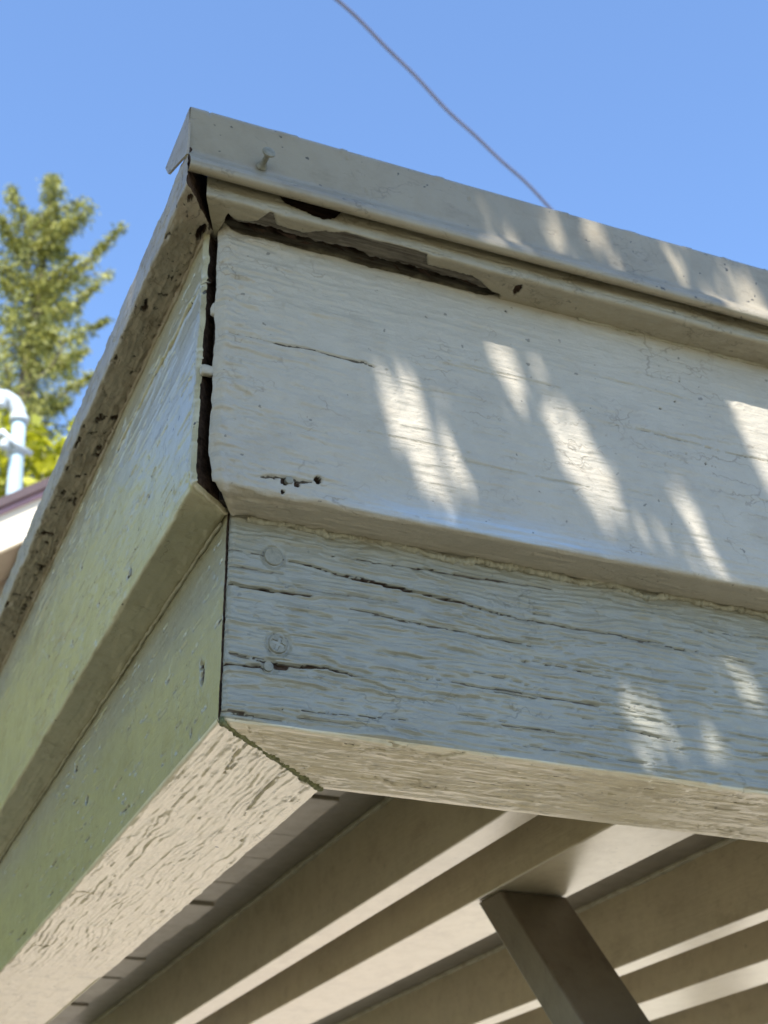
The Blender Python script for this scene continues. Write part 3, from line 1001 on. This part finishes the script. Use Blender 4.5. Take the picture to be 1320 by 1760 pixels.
flat_head('nail', 470, 957, 1, 0.0, (0, -1, 0), 0.0060, m_rust)
flat_head('nail', 461, 1146, 1, 0.0, (0, -1, 0), 0.0032, m_rust)
flat_head('nail', 497, 826, 1, TF, (0, -1, 0), 0.0026, m_rust)
flat_head('nail', 226, 984, 0, XL, (-1, 0, 0), 0.0030, m_rust)

# screw with a cross recess
q = hit(478, 1107, 1, 0.0)
V = []
F = []
n = 48
rings = [0.0009, 0.0016, 0.0026, 0.0034, 0.0050, 0.0057, 0.0062]
for ri, r in enumerate(rings):
    for k in range(n):
        t = 2 * math.pi * k / n + 0.35
        x, z = r * math.cos(2 * math.pi * k / n), r * math.sin(2 * math.pi * k / n)
        cx = min(abs(r * math.sin(t)), abs(r * math.cos(t)))
        deep = 0.0016 if (cx < 0.00095 and r < 0.0036) else 0
        yy = -0.0010 + (0.0008 if r > 0.006 else 0) + deep
        V.append((q[0] + x, yy, q[2] + z))
for ri in range(len(rings) - 1):
    for k in range(n):
        F.append((ri * n + k, ri * n + (k + 1) % n, (ri + 1) * n + (k + 1) % n, (ri + 1) * n + k))
F.append(tuple(range(n))[::-1])
b0 = len(V)
for k in range(n):
    V.append((q[0] + 0.0062 * math.cos(2 * math.pi * k / n), 0.002, q[2] + 0.0062 * math.sin(2 * math.pi * k / n)))
for k in range(n):
    F.append(((len(rings) - 1) * n + k, (len(rings) - 1) * n + (k + 1) % n, b0 + (k + 1) % n, b0 + k))
F.append(tuple(b0 + k for k in range(n)))
mesh('screw', V, [f[::-1] for f in F], m_rust, porch)

# bridges of old paint across the corner gap
def blob(name, c, r, mat, seed=0):
    V = []
    F = []
    nu, nv = 16, 10
    for i in range(nv + 1):
        ph = math.pi * i / nv
        for k in range(nu):
            t = 2 * math.pi * k / nu
            d = np.array([math.sin(ph) * math.cos(t), math.sin(ph) * math.sin(t), math.cos(ph)])
            d = np.sign(d) * np.abs(d) ** 0.6
            s = 1 + 0.55 * (vn(d[0] * 1.7 + 5, d[2] * 1.7 + d[1] + 5, seed) - 0.5)
            V.append(np.array(c) + d * np.array(r) * s)
    for i in range(nv):
        for k in range(nu):
            F.append((i * nu + k, (i + 1) * nu + k, (i + 1) * nu + (k + 1) % nu, i * nu + (k + 1) % nu))
    return mesh(name, V, F, mat, porch, True)


q = (hit(371, 536, 1, -0.0255))
blob('paint_bridge', (q[0] + 0.001, -0.0275, q[2]), (0.0046, 0.0026, 0.0060), m_main, 3)
q = (hit(358, 640, 1, -0.0255))
blob('paint_bridge', (q[0] + 0.0005, -0.0265, q[2]), (0.0050, 0.0026, 0.0034), m_main, 5)

# irregular beads of old sealant
def bead(name, p0, p1, r0, mat, n=260, wob=0.0015, seed=0, drop=0.0, seg=8, rv=0.9):
    p0, p1 = np.array(p0, float), np.array(p1, float)
    ts = np.linspace(0, 1, n)
    L = np.linalg.norm(p1 - p0)
    pts = []
    rad = []
    for t in ts:
        p = p0 + (p1 - p0) * t
        k = t * L
        p[2] += wob * (float(vn(k / 0.01, 0.5, seed)) - 0.5) * 1.2 - drop * max(0, float(vn(k / 0.018, 3.5, seed)) - 0.6)
        pts.append(p)
        rad.append(r0 * (1 - rv / 2 + rv * float(fbm(k / 0.007, 9.5, seed))))
    return tube(name, pts, rad, mat, porch, seg, 0.7)


bead('sealant_bead', (0.012, -0.0006, ZM - 0.0008), (0.50, -0.0006, ZM - 0.0008), 0.0024, m_caulk, 800, 0.0024, 3, 0.012, 8, 1.5)
bead('sealant_bead', (0.245, -0.0330, ZT - 0.0002), (0.50, -0.0330, ZT - 0.0002), 0.0012, m_caulk, 500, 0.0014, 5, 0.004, 8, 1.6)
bead('sealant_bead', (0.0015, 0.001, 0.0004), (0.0975, 0.0935, 0.0003), 0.0024, m_moss, 120, 0.0016, 8, 0.0, 10, 1.1)
bead('sealant_bead', (-0.0012, 0.01, ZM - 0.001), (-0.0012, 1.0, ZM - 0.001), 0.0014, m_caulk, 300, 0.0014, 12, 0.003)
bead('sealant_bead', (XL - 0.0004, -0.02, ZT - 0.001), (XL - 0.0004, 1.0, ZT - 0.001), 0.0020, m_lefttrim, 300, 0.0018, 14, 0.003)

# ---- ceiling, rafters, purlins, brace
ZC = 0.1465
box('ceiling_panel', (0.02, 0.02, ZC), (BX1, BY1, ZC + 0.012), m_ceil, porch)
box('roof_deck', (-0.018, -0.028, 0.378), (BX1, BY1, 0.3985), m_roof, porch)
for x in (0.3225, 0.7185, 1.115, 1.51):
    box('rafter', (x, 0.0955, 0.060), (x + 0.029, BY1 - 0.1, ZC - 0.0005), m_inner, porch, 0.0015)
    tube('sealant_bead', [(x - 0.0005, 0.1 + 0.02 * k, ZC - 0.001 + 0.001 * float(vn(k * 0.7, x * 9))) for k in range(88)],
         [0.0030 + 0.0022 * float(vn(k * 0.5, x * 5 + 3)) for k in range(88)], m_caulk, porch, 6, 0.5)
for x in (0.4225, 0.862, 1.26, 1.64):
    box('purlin', (x, 0.0955, 0.0602), (x + 0.0805, BY1 - 0.1, ZC - 0.0005), m_inner, porch, 0.0015)
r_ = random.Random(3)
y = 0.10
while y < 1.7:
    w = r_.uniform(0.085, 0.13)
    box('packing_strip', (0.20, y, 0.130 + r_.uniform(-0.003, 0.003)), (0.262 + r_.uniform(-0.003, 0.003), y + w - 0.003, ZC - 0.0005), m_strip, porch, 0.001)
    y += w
# unseen boarded half wall, added to keep light from the left off the rafters
y = 0.12
while y < 1.80:
    box('light_screen_board', (0.012, y, -Z0), (0.034, y + 0.137, -0.42), m_brace, porch, 0.002)
    y += 0.140
# slanting brace from the purlin down to the front post
dB = np.array([0.2, -0.68, -1.0])
tp = np.array([[0.4262, 0.5340], [0.4262, 0.4836], [0.4990, 0.4836], [0.4990, 0.5340]])
V = [(x, y, 0.0596) for x, y in tp] + [(x + dB[0] * 0.6, y + dB[1] * 0.6, 0.0596 - 0.6) for x, y in tp]
o = mesh('brace', V, [(0, 1, 2, 3), (7, 6, 5, 4), (0, 4, 5, 1), (1, 5, 6, 2), (2, 6, 7, 3), (3, 7, 4, 0)], m_brace, porch)
mb = o.modifiers.new('bevel', 'BEVEL')
mb.width = 0.003
mb.segments = 3
for (x, y) in ((0.575, 0.0025), (1.62, 0.0025), (0.005, 1.85), (1.62, 1.85)):
    box('post', (x, y, -Z0), (x + 0.09, y + 0.09, -0.0005), m_brace, porch, 0.003)

# ================================================================= SURROUNDINGS
def leaves(name, P, size, mat, parent=None, droop=0.0, aspect=0.45, dirs=None, seed=0):
    """many small four-sided leaves as one mesh"""
    r = np.random.default_rng(seed)
    n = len(P)
    if dirs is None:
        d = r.normal(size=(n, 3))
        d[:, 2] -= droop
    else:
        d = dirs + r.normal(size=(n, 3)) * 0.35
    d /= np.linalg.norm(d, axis=1)[:, None]
    k = r.normal(size=(n, 3))
    s = np.cross(d, k)
    s /= np.linalg.norm(s, axis=1)[:, None]
    nn = np.cross(d, s)
    L = (size * r.uniform(0.6, 1.3, n))[:, None]
    W = L * aspect
    V = np.stack([P - d * L * 0.5, P - d * L * 0.05 + s * W * 0.5 + nn * L * 0.06, P + d * L * 0.5, P - d * L * 0.05 - s * W * 0.5 + nn * L * 0.06], 1).reshape(-1, 3)
    Q = np.arange(4 * n).reshape(-1, 4)
    return quadmesh(name, V, Q, mat, parent, smooth=False)


# ground
m_grass = simple('lawn', (0.17, 0.15, 0.08), 0.9, 0.3, 3, 0.01)
g = mesh('ground', [(-150, -150, -Z0), (150, -150, -Z0), (150, 150, -Z0), (-150, 150, -Z0)], [(0, 1, 2, 3)], m_grass)
tag(g, kind='structure')
m_conc = simple('pale_concrete', (0.80, 0.69, 0.52), 0.8, 0.08, 6, 0.001)
m_path = simple('path_concrete', (0.30, 0.29, 0.27), 0.85, 0.1, 6, 0.001)
s_ = box('patio', (0.45, -0.5, -Z0 + 0.004), (7.5, 9.0, -Z0 + 0.05), m_conc)
tag(s_, kind='structure')


# ---- shading broadleaf tree standing behind the viewer, its branches reach over the porch corner
e1 = np.cross(SUN, [0, 0, 1.0])
e1 /= np.linalg.norm(e1)
e2 = np.cross(SUN, e1)


def perp(P):
    P = np.asarray(P, float)
    return np.stack([P @ e1, P @ e2], -1)


GAPS = []
def gap(pts, ax, val):
    GAPS.append(perp(np.array([hit(x, y, ax, val) for x, y in pts])))


gap([(652, 655), (668, 612), (700, 650), (735, 720), (748, 800), (768, 858), (745, 855), (700, 790), (660, 730)], 1, TF)
gap([(745, 685), (768, 700), (785, 770), (798, 810), (822, 840), (820, 864), (775, 864), (752, 800)], 1, TF)
gap([(826, 540), (850, 545), (890, 650), (904, 745), (878, 700)], 1, TF)
gap([(900, 580), (920, 590), (938, 655), (930, 655)], 1, TF)
gap([(942, 722), (975, 710), (1020, 760), (1070, 820), (1092, 870), (1050, 892), (1000, 882), (970, 820)], 1, TF)
gap([(1066, 880), (1085, 890), (1112, 935), (1100, 938)], 1, TF)
gap([(1112, 900), (1128, 905), (1160, 968), (1150, 978)], 1, TF)
gap([(1150, 830), (1166, 815), (1210, 900), (1256, 1003), (1215, 1003), (1180, 920)], 1, TF)
gap([(1230, 620), (1360, 650), (1370, 900), (1290, 785)], 1, TF)
gap([(580, 585), (600, 600), (600, 640), (588, 640)], 1, TF)
gap([(835, 745), (845, 745), (862, 810), (850, 810)], 1, TF)
gap([(1080, 1180), (1112, 1200), (1165, 1270), (1200, 1340), (1130, 1340), (1085, 1250)], 1, 0)
gap([(1195, 1220), (1215, 1230), (1262, 1350), (1235, 1350)], 1, 0)
gap([(1245, 1120), (1270, 1130), (1320, 1230), (1310, 1260), (1270, 1190)], 1, 0)
gap([(815, 335), (850, 345), (925, 445), (880, 435)], 1, -0.062)
gap([(915, 345), (955, 355), (1000, 460), (955, 440)], 1, -0.062)
gap([(995, 365), (1035, 375), (1075, 480), (1030, 470)], 1, -0.062)
gap([(1125, 390), (1170, 400), (1210, 520), (1160, 500)], 1, -0.062)
gap([(1225, 440), (1290, 465), (1330, 560), (1255, 530)], 1, -0.062)


for k_ in range(len(GAPS) - 5, len(GAPS)):
    c_ = GAPS[k_].mean(0)
    GAPS[k_] = c_ + (GAPS[k_] - c_) * 0.72


def inpoly(pts, poly):
    x, y = pts[..., 0], pts[..., 1]
    r = np.zeros(x.shape, bool)
    n = len(poly)
    j = n - 1
    for i in range(n):
        xi, yi = poly[i]
        xj, yj = poly[j]
        c = ((yi > y) != (yj > y)) & (x < (xj - xi) * (y - yi) / (yj - yi + 1e-15) + xi)
        r ^= c
        j = i
    return r


def inframe(P, m=120):
    c = (P - CAM) @ RC.T
    z = np.maximum(c[:, 2], 1e-6)
    x = 660 + F_PX * c[:, 0] / z
    y = 880 + F_PX * c[:, 1] / z
    return (c[:, 2] > 0) & (x > -m) & (x < 1320 + m) & (y > -m) & (y < 1760 + m)


m_leafA = leafmat('broad_leaves', (0.035, 0.06, 0.012), (0.08, 0.12, 0.03), 3, 0.2)
m_bark = simple('bark', (0.12, 0.09, 0.065), 0.95, 0.35, 25, 0.01)
tree = empty('broadleaf_tree', (-2.4, -3.2, -Z0))
tag(tree, 'leafy broadleaf tree behind the viewer whose branches dapple the fascia with shade', 'tree')


def scaled(g_, f):
    c = g_.mean(0)
    return c + (g_ - c) * f


def leaf_layer(name, bpts, srange, n, size, seed, use_gaps, corridor, gs=1.12, narrow=False):
    r = np.random.default_rng(seed)
    B0, B1 = bpts
    k = n * 3
    base = np.stack([r.uniform(B0[i], B1[i], k) for i in range(3)], -1)
    s = r.uniform(srange[0], srange[1], k)
    P = base + SUN * s[:, None]
    d = r.normal(size=(k, 3))
    d /= np.linalg.norm(d, axis=1)[:, None]
    # leaves turned roughly to the light, hanging a little
    kk = SUN + r.normal(size=(k, 3)) * 0.45
    sd = np.cross(d, kk)
    sd /= np.linalg.norm(sd, axis=1)[:, None]
    d = np.cross(kk, sd)
    d /= np.linalg.norm(d, axis=1)[:, None]
    if narrow:
        d = np.array([0.34, 0.0, -1.0]) + r.normal(size=(k, 3)) * 0.16
        d /= np.linalg.norm(d, axis=1)[:, None]
        sd = np.cross(d, SUN + r.normal(size=(k, 3)) * 0.3)
        sd /= np.linalg.norm(sd, axis=1)[:, None]
    nn = np.cross(d, sd)
    L = (size * r.uniform(0.6, 1.3, k))[:, None]
    W = L * (0.13 if narrow else 0.5)
    V = np.stack([P - d * L * 0.5, P - d * L * 0.15 + sd * W * 0.45, P + d * L * 0.15 + sd * W * 0.4, P + d * L * 0.5,
                  P + d * L * 0.15 - sd * W * 0.4, P - d * L * 0.15 - sd * W * 0.45], 1)
    ok = ~inframe(P, 250)
    if use_gaps:
        samp = P[:, None] if narrow else np.concatenate([V, P[:, None]], 1)
        q = np.stack([samp @ e1, samp @ e2], -1)
        for g_ in GAPS:
            ok &= ~inpoly(q, scaled(g_, gs)).any(1)
    if corridor:
        bs = base
        ok &= (bs[:, 0] < -0.2) | ((bs[:, 0] < 1.1) & (bs[:, 1] > 1.4)) | (bs[:, 1] < -0.1)
        for yv in (-0.0325, 0.05):
            t = (P[:, 1] - yv) / SUN[1]
            bx = P[:, 0] - SUN[0] * t
            bz = P[:, 2] - SUN[2] * t
            ok &= ~((bx > -0.12) & (bx < 0.62) & (bz > -0.10) & (bz < 0.50))
    V = V[ok][:n]
    print(name, len(V))
    m = len(V)
    i = np.arange(m) * 6
    Q = np.stack([i, i + 1, i + 2, i + 3, i + 4, i + 5], -1)
    return quadmesh(name, V.reshape(-1, 3), Q, m_leafA, tree, smooth=False)


leaf_layer('leaves', ((-0.16, -0.10, -0.06), (0.62, -0.02, 0.46)), (1.0, 1.7), 10000, 0.045, 1, True, False, 1.25)
leaf_layer('small_leaves', ((-0.16, -0.10, -0.06), (0.62, -0.02, 0.46)), (1.0, 1.6), 16000, 0.020, 11, True, False, 1.15)
leaf_layer('hanging_leaves', ((-0.16, -0.10, -0.06), (0.62, -0.02, 0.46)), (0.9, 1.6), 3000, 0.06, 21, True, False, 0.85, True)
# the crown further out shades the side, the path and the lawn beside the porch
leaf_layer('crown', ((-1.6, -2.5, -Z0), (1.1, 4.2, -Z0)), (5.0, 7.0), 22000, 0.16, 2, False, True)
tube('trunk', [(-2.4, -3.2, -Z0), (-2.35, -3.3, -0.8), (-2.3, -3.4, 0.6), (-2.4, -3.3, 1.8), (-2.5, -3.3, 3.4)], [0.19, 0.15, 0.13, 0.11, 0.05], m_bark, tree, 12, 0.2)
tube('branch', [(-2.38, -3.3, 1.6), (-1.7, -2.6, 1.75), (-1.0, -1.7, 1.7), (-0.55, -1.1, 1.5), (-0.3, -0.85, 1.38)], [0.07, 0.055, 0.04, 0.025, 0.010], m_bark, tree, 10, 0.2)

# ---- conifer far off to the left
m_need = leafmat('conifer_needles', (0.13, 0.15, 0.035), (0.50, 0.48, 0.12), 1.2, 0.35)
con = along(48, 640, 22.0)
top = along(42, 300, 22.0 * 0.935)
con_x, con_y = con[0], con[1]
t_ = math.hypot(con_x - CAM[0], con_y - CAM[1]) / math.hypot(*(ray(42, 300)[:2]))
top = CAM + ray(42, 300) * t_
ztop = top[2]
ctree = empty('conifer_tree', (con_x, con_y, -Z0))
tag(ctree, 'tall sunlit conifer with drooping yellow green branches beyond the left roof edge', 'tree')
tube('trunk', [(con_x, con_y, -Z0), (con_x, con_y, ztop * 0.5), (con_x, con_y, ztop - 0.3)], [0.4, 0.22, 0.02], m_bark, ctree, 10)
r = np.random.default_rng(12)
LP = []
LD = []
z = ztop
TW = []
while z > ztop - 9:
    dz = ztop - z
    nb = 3 if dz < 1 else 4
    for k in range(nb):
        az = r.uniform(0, 2 * math.pi)
        L = (0.12 + 0.75 * (1 - math.exp(-dz / 0.8)) + 0.12 * dz) * r.uniform(0.5, 1.15)
        up = r.uniform(0.15, 0.55)
        m = int(8 + 22 * L)
        bp = []
        for j in range(m):
            t = (j + 1) / m
            p = np.array([con_x + math.cos(az) * L * t, con_y + math.sin(az) * L * t, z - 0.35 * L * t + (up + 0.25) * L * t * t])
            bp.append(p)
            wdt = 0.05 + 0.13 * L * (1 - t) ** 0.7 * t ** 0.3
            for _ in range(9):
                side = r.normal(0, wdt)
                off = np.array([-math.sin(az) * side, math.cos(az) * side, -abs(r.normal(0, 0.13)) + 0.02])
                LP.append(p + off + r.normal(0, 0.02, 3))
                LD.append([math.cos(az) * 0.5, math.sin(az) * 0.5, -0.35])
        if L > 0.4:
            TW.append((np.array([con_x, con_y, z]), bp[len(bp) // 2], bp[-1]))
    z -= r.uniform(0.20, 0.42)
cd = np.linalg.norm(np.array([con_x, con_y]) - CAM[:2])
for (tx, ty, ox, oy) in ((212, 386, 60, 520), (168, 488, 60, 560), (186, 548, 50, 600), (138, 372, 48, 440), (150, 598, 55, 640), (98, 350, 44, 400), (20, 318, 42, 380),
                         (0, 370, 44, 450), (120, 690, 50, 700), (160, 640, 50, 700), (-40, 420, 44, 480), (130, 440, 50, 500), (5, 480, 44, 520), (100, 560, 44, 600)):
    a_ = CAM + ray(ox, oy) * cd / np.linalg.norm(ray(ox, oy)[:2])
    c_ = CAM + ray(tx, ty) * (cd - 0.5) / np.linalg.norm(ray(tx, ty)[:2])
    L = np.linalg.norm(c_ - a_)
    m = int(50 * L)
    b_ = (a_ + c_) / 2 - np.array([0, 0, 0.10 * L])
    for j in range(m):
        t = (j + 1) / m
        p = (1 - t) ** 2 * a_ + 2 * t * (1 - t) * b_ + t * t * c_
        for _ in range(10):
            w_ = (0.03 + 0.10 * (1 - t)) * (0.6 + 0.8 * float(vn(t * 7, tx * 0.3)))
            LP.append(p + r.normal(0, w_, 3) * np.array([1, 1, 0.6]) - np.array([0, 0, abs(r.normal(0, w_))]))
            LD.append(list((c_ - a_) / L * 0.6 + np.array([0, 0, -0.35])))
    TW.append((a_, b_, c_))
V = []
F = []
for a, b, c in TW:
    for (p, q_, w0, w1) in ((a, b, 0.03, 0.018), (b, c, 0.018, 0.004)):
        i0 = len(V)
        for pp_, ww in ((p, w0), (q_, w1)):
            for k in range(3):
                V.append(pp_ + ww * np.array([math.cos(k * 2.1), math.sin(k * 2.1) * 0.7, math.sin(k * 2.1)]))
        for k in range(3):
            F.append((i0 + k, i0 + (k + 1) % 3, i0 + 3 + (k + 1) % 3, i0 + 3 + k))
mesh('branches', V, F, m_bark, ctree)
leaves('crown', np.array(LP), 0.11, m_need, ctree, aspect=0.28, dirs=np.array(LD), seed=4)

# ---- lime green bush beside / behind the neighbour's house
def bush(name, c, rad, n, size, mat, parent, seed, aspect=0.55):
    r = np.random.default_rng(seed)
    lob = [(np.array(c) + np.array(rad) * r.uniform(-0.65, 0.65, 3), r.uniform(0.3, 0.55)) for _ in range(26)]
    P = []
    while len(P) < n:
        lc, lr = lob[r.integers(len(lob))]
        d = r.normal(size=3)
        d /= np.linalg.norm(d)
        P.append(lc + d * np.array(rad) * lr * r.uniform(0.6, 1.05))
    return leaves(name, np.array(P), size, mat, parent, aspect=aspect, seed=seed)


m_lime = leafmat('lime_leaves', (0.30, 0.31, 0.012), (0.52, 0.50, 0.03), 2, 0.4)
lime = empty('lime_tree', (-2.2, 9.6, -Z0))
tag(lime, 'bright yellow green bushy tree behind the neighbouring roof and the pale service mast', 'tree')
bush('crown', (-3.0, 9.8, 2.2), (3.3, 1.8, 4.2), 40000, 0.18, m_lime, lime, 5)
qq = along(20, 770, 11.4)
bush('side_crown', (qq[0] + 0.1, qq[1], qq[2] - 0.85), (1.0, 0.7, 1.3), 9000, 0.13, m_lime, lime, 6)
tube('trunk', [(-2.2, 9.6, -Z0), (-2.25, 9.7, 0), (-2.6, 9.8, 2.5)], [0.16, 0.13, 0.05], m_bark, lime, 10, 0.2)
m_dkleaf = leafmat('dark_leaves', (0.05, 0.055, 0.02), (0.14, 0.13, 0.05), 2, 0.2)
qq = along(60, 815, 13.5)
hb = empty('olive_shrub', (qq[0] + 0.2, qq[1], -Z0))
tag(hb, 'dull olive green shrub top rising between the lime bush and the roof edge', 'shrub')
bush('crown', (qq[0] + 0.9, qq[1], qq[2] - 1.0), (1.2, 0.7, 1.35), 7000, 0.14, m_dkleaf, hb, 8)
tube('trunk', [(qq[0] + 0.6, qq[1], -Z0), (qq[0] + 0.8, qq[1], qq[2] - 1.4)], [0.12, 0.06], m_bark, hb, 8)

# ---- neighbouring house: rake of a gable
m_cream = simple('cream_boards', (0.66, 0.57, 0.44), 0.6, 0.04, 8)
m_plum = simple('plum_trim', (0.36, 0.22, 0.26), 0.5, 0.1, 8)
m_brown = simple('brown_gutter', (0.06, 0.032, 0.032), 0.5, 0.2, 8)
m_wallb = simple('taupe_siding', (0.30, 0.25, 0.20), 0.8, 0.1, 5)
m_shing = simple('grey_shingles', (0.26, 0.26, 0.28), 0.9, 0.3, 14, 0.01, stretch=(1, 1, 6))
m_white = simple('white_enamel', (0.50, 0.54, 0.56), 0.35, 0.05, 8)
HY = 6.4
pa = hit(0, 873, 1, HY)
pb = hit(70, 843, 1, HY)
sl = (pb[2] - pa[2]) / (pb[0] - pa[0])
xe0, xe1 = pa[0] - 0.25, pa[0] + 3.2
ze = lambda x: pa[2] + sl * (x - pa[0])
house = empty('neighbour_house', (pa[0] + 1.5, HY + 2, -Z0))
tag(house, 'neighbouring house with cream rake board, plum trim and brown roof edge', 'house')


def slab(name, x0, x1, ztop_fn, drop0, drop1, y0, y1, mat):
    V = []
    for y_ in (y0, y1):
        for x_ in (x0, x1):
            V += [(x_, y_, ztop_fn(x_) + drop0), (x_, y_, ztop_fn(x_) + drop1)]
    F = [(0, 2, 3, 1), (4, 5, 7, 6), (0, 4, 6, 2), (1, 3, 7, 5), (0, 1, 5, 4), (2, 6, 7, 3)]
    return mesh(name, V, F, mat, house)


slab('roof_edge', xe0, xe1, ze, 0.045, -0.015, HY - 0.05, HY + 0.10, m_brown)
slab('plum_trim', xe0 + 0.01, xe1, ze, -0.017, -0.050, HY - 0.02, HY + 0.08, m_plum)
slab('rake_board', xe0 + 0.02, xe1, ze, -0.052, -0.285, HY, HY + 0.04, m_cream)
slab('roof', xe0, xe1, ze, 0.035, -0.01, HY + 0.101, HY + 5.0, m_shing)
slab('soffit', xe0 + 0.03, xe1, ze, -0.20, -0.23, HY + 0.041, HY + 0.62, m_wallb)
V = []
for y_ in (HY + 0.62, HY + 4.8):
    for x_ in (xe0 + 0.35, xe1):
        V += [(x_, y_, -Z0), (x_, y_, ze(x_) - 0.02)]
mesh('wall', V, [(0, 2, 3, 1), (4, 5, 7, 6), (0, 1, 5, 4), (2, 6, 7, 3), (1, 3, 7, 5)], m_wallb, house)
for i in range(5):
    x_ = xe0 + 0.16 + 0.28 * i
    V = [(x_, HY + 0.05, ze(x_) - 0.235), (x_ + 0.05, HY + 0.05, ze(x_) - 0.235), (x_ + 0.05, HY + 0.05, ze(x_) - 0.32), (x_, HY + 0.05, ze(x_) - 0.32)]
    V += [(a, HY + 0.62, c) for a, b, c in V]
    mesh('lookout', V, [(0, 3, 2, 1), (4, 5, 6, 7), (0, 1, 5, 4), (1, 2, 6, 5), (2, 3, 7, 6), (3, 0, 4, 7)], m_white, house)
# raised gable further back on the roof, its slates show left of the mast
V = []
for y_ in (HY + 1.2, HY + 4.8):
    V += [(pa[0] - 0.25, y_, ze(pa[0]) + 0.02), (pa[0] - 0.25, y_, ze(pa[0]) + 0.62), (pa[0] + 0.02, y_, ze(pa[0]) + 0.52), (pa[0] + 0.45, y_, ze(pa[0]) + 0.30), (pa[0] + 0.45, y_, ze(pa[0]) + 0.02)]
mesh('rear_roof', V, [(0, 4, 3, 2, 1), (5, 6, 7, 8, 9), (0, 1, 6, 5), (1, 2, 7, 6), (2, 3, 8, 7), (3, 4, 9, 8)], m_shing, house)

# ---- service mast (pale gooseneck pipe) on the neighbour's roof
m_pipe = simple('pale_blue_pipe', (0.40, 0.51, 0.56), 0.35, 0.04, 8)
MY = HY + 0.35
def mp(px, py): return hit(px, py, 1, MY)
foot = mp(27, 905)
mast = empty('service_mast', foot)
tag(mast, 'pale blue gooseneck pipe mast rising from the neighbouring roof at left', 'pipe')
pts = [foot, mp(24, 850), mp(29, 780), mp(33, 725), mp(31, 706), mp(23, 692), mp(10, 684), mp(-4, 682), mp(-16, 690), mp(-22, 704)]
tube('pipe', pts[:4], [0.050, 0.047, 0.043, 0.041], m_pipe, mast, 20)
pp2 = []
for i in range(3, len(pts) - 1):
    for t in (0, 0.34, 0.67): pp2.append(pts[i] * (1 - t) + pts[i + 1] * t)
pp2.append(pts[-1])
tube('gooseneck', pp2, [0.047] * len(pp2), m_white, mast, 20)
for (px, py, w) in ((27, 778, 1), (33, 722, 1)):
    c = mp(px, py)
    tube('clamp', [c + np.array([0, 0, -0.018]), c + np.array([0, 0, 0.018])], [0.056, 0.056], m_white, mast, 20)
c = mp(27, 775)
tube('bracket', [c + np.array([0.09, -0.03, -0.02]), c + np.array([-0.02, -0.06, 0.01]), mp(2, 752) + np.array([0, -0.06, 0]), mp(-20, 760)], [0.016, 0.020, 0.026, 0.026], m_white, mast, 10)
for (px, py) in ((4, 774), (-1, 703)):
    c = mp(px, py) + np.array([0, -0.07, 0])
    tube('insulator', [c + np.array([0, 0, -0.03]), c + np.array([0, 0, -0.012]), c, c + np.array([0, 0, 0.012]), c + np.array([0, 0, 0.03])], [0.018, 0.034, 0.02, 0.034, 0.018], m_white, mast, 12)

# ---- overhead cable
m_cable = simple('cable_sheath', (0.13, 0.145, 0.24), 0.6, 0.1, 10)
a = along(580, 0, 7.5)
b = along(940, 352, 8.6)
d = b - a
pts = []
for t in np.linspace(-4.0, 9.0, 400):
    p = a + d * t
    p[2] += 0.02 * (t * (t - 1)) + 0.012 * math.sin(t * 9) + 0.006 * math.sin(t * 23)
    pts.append(p)
cb = tube('overhead_cable', pts, [0.010] * len(pts), m_cable, None, 10)
tag(cb, 'thin grey blue overhead cable crossing the clear sky above the roof edge', 'cable')
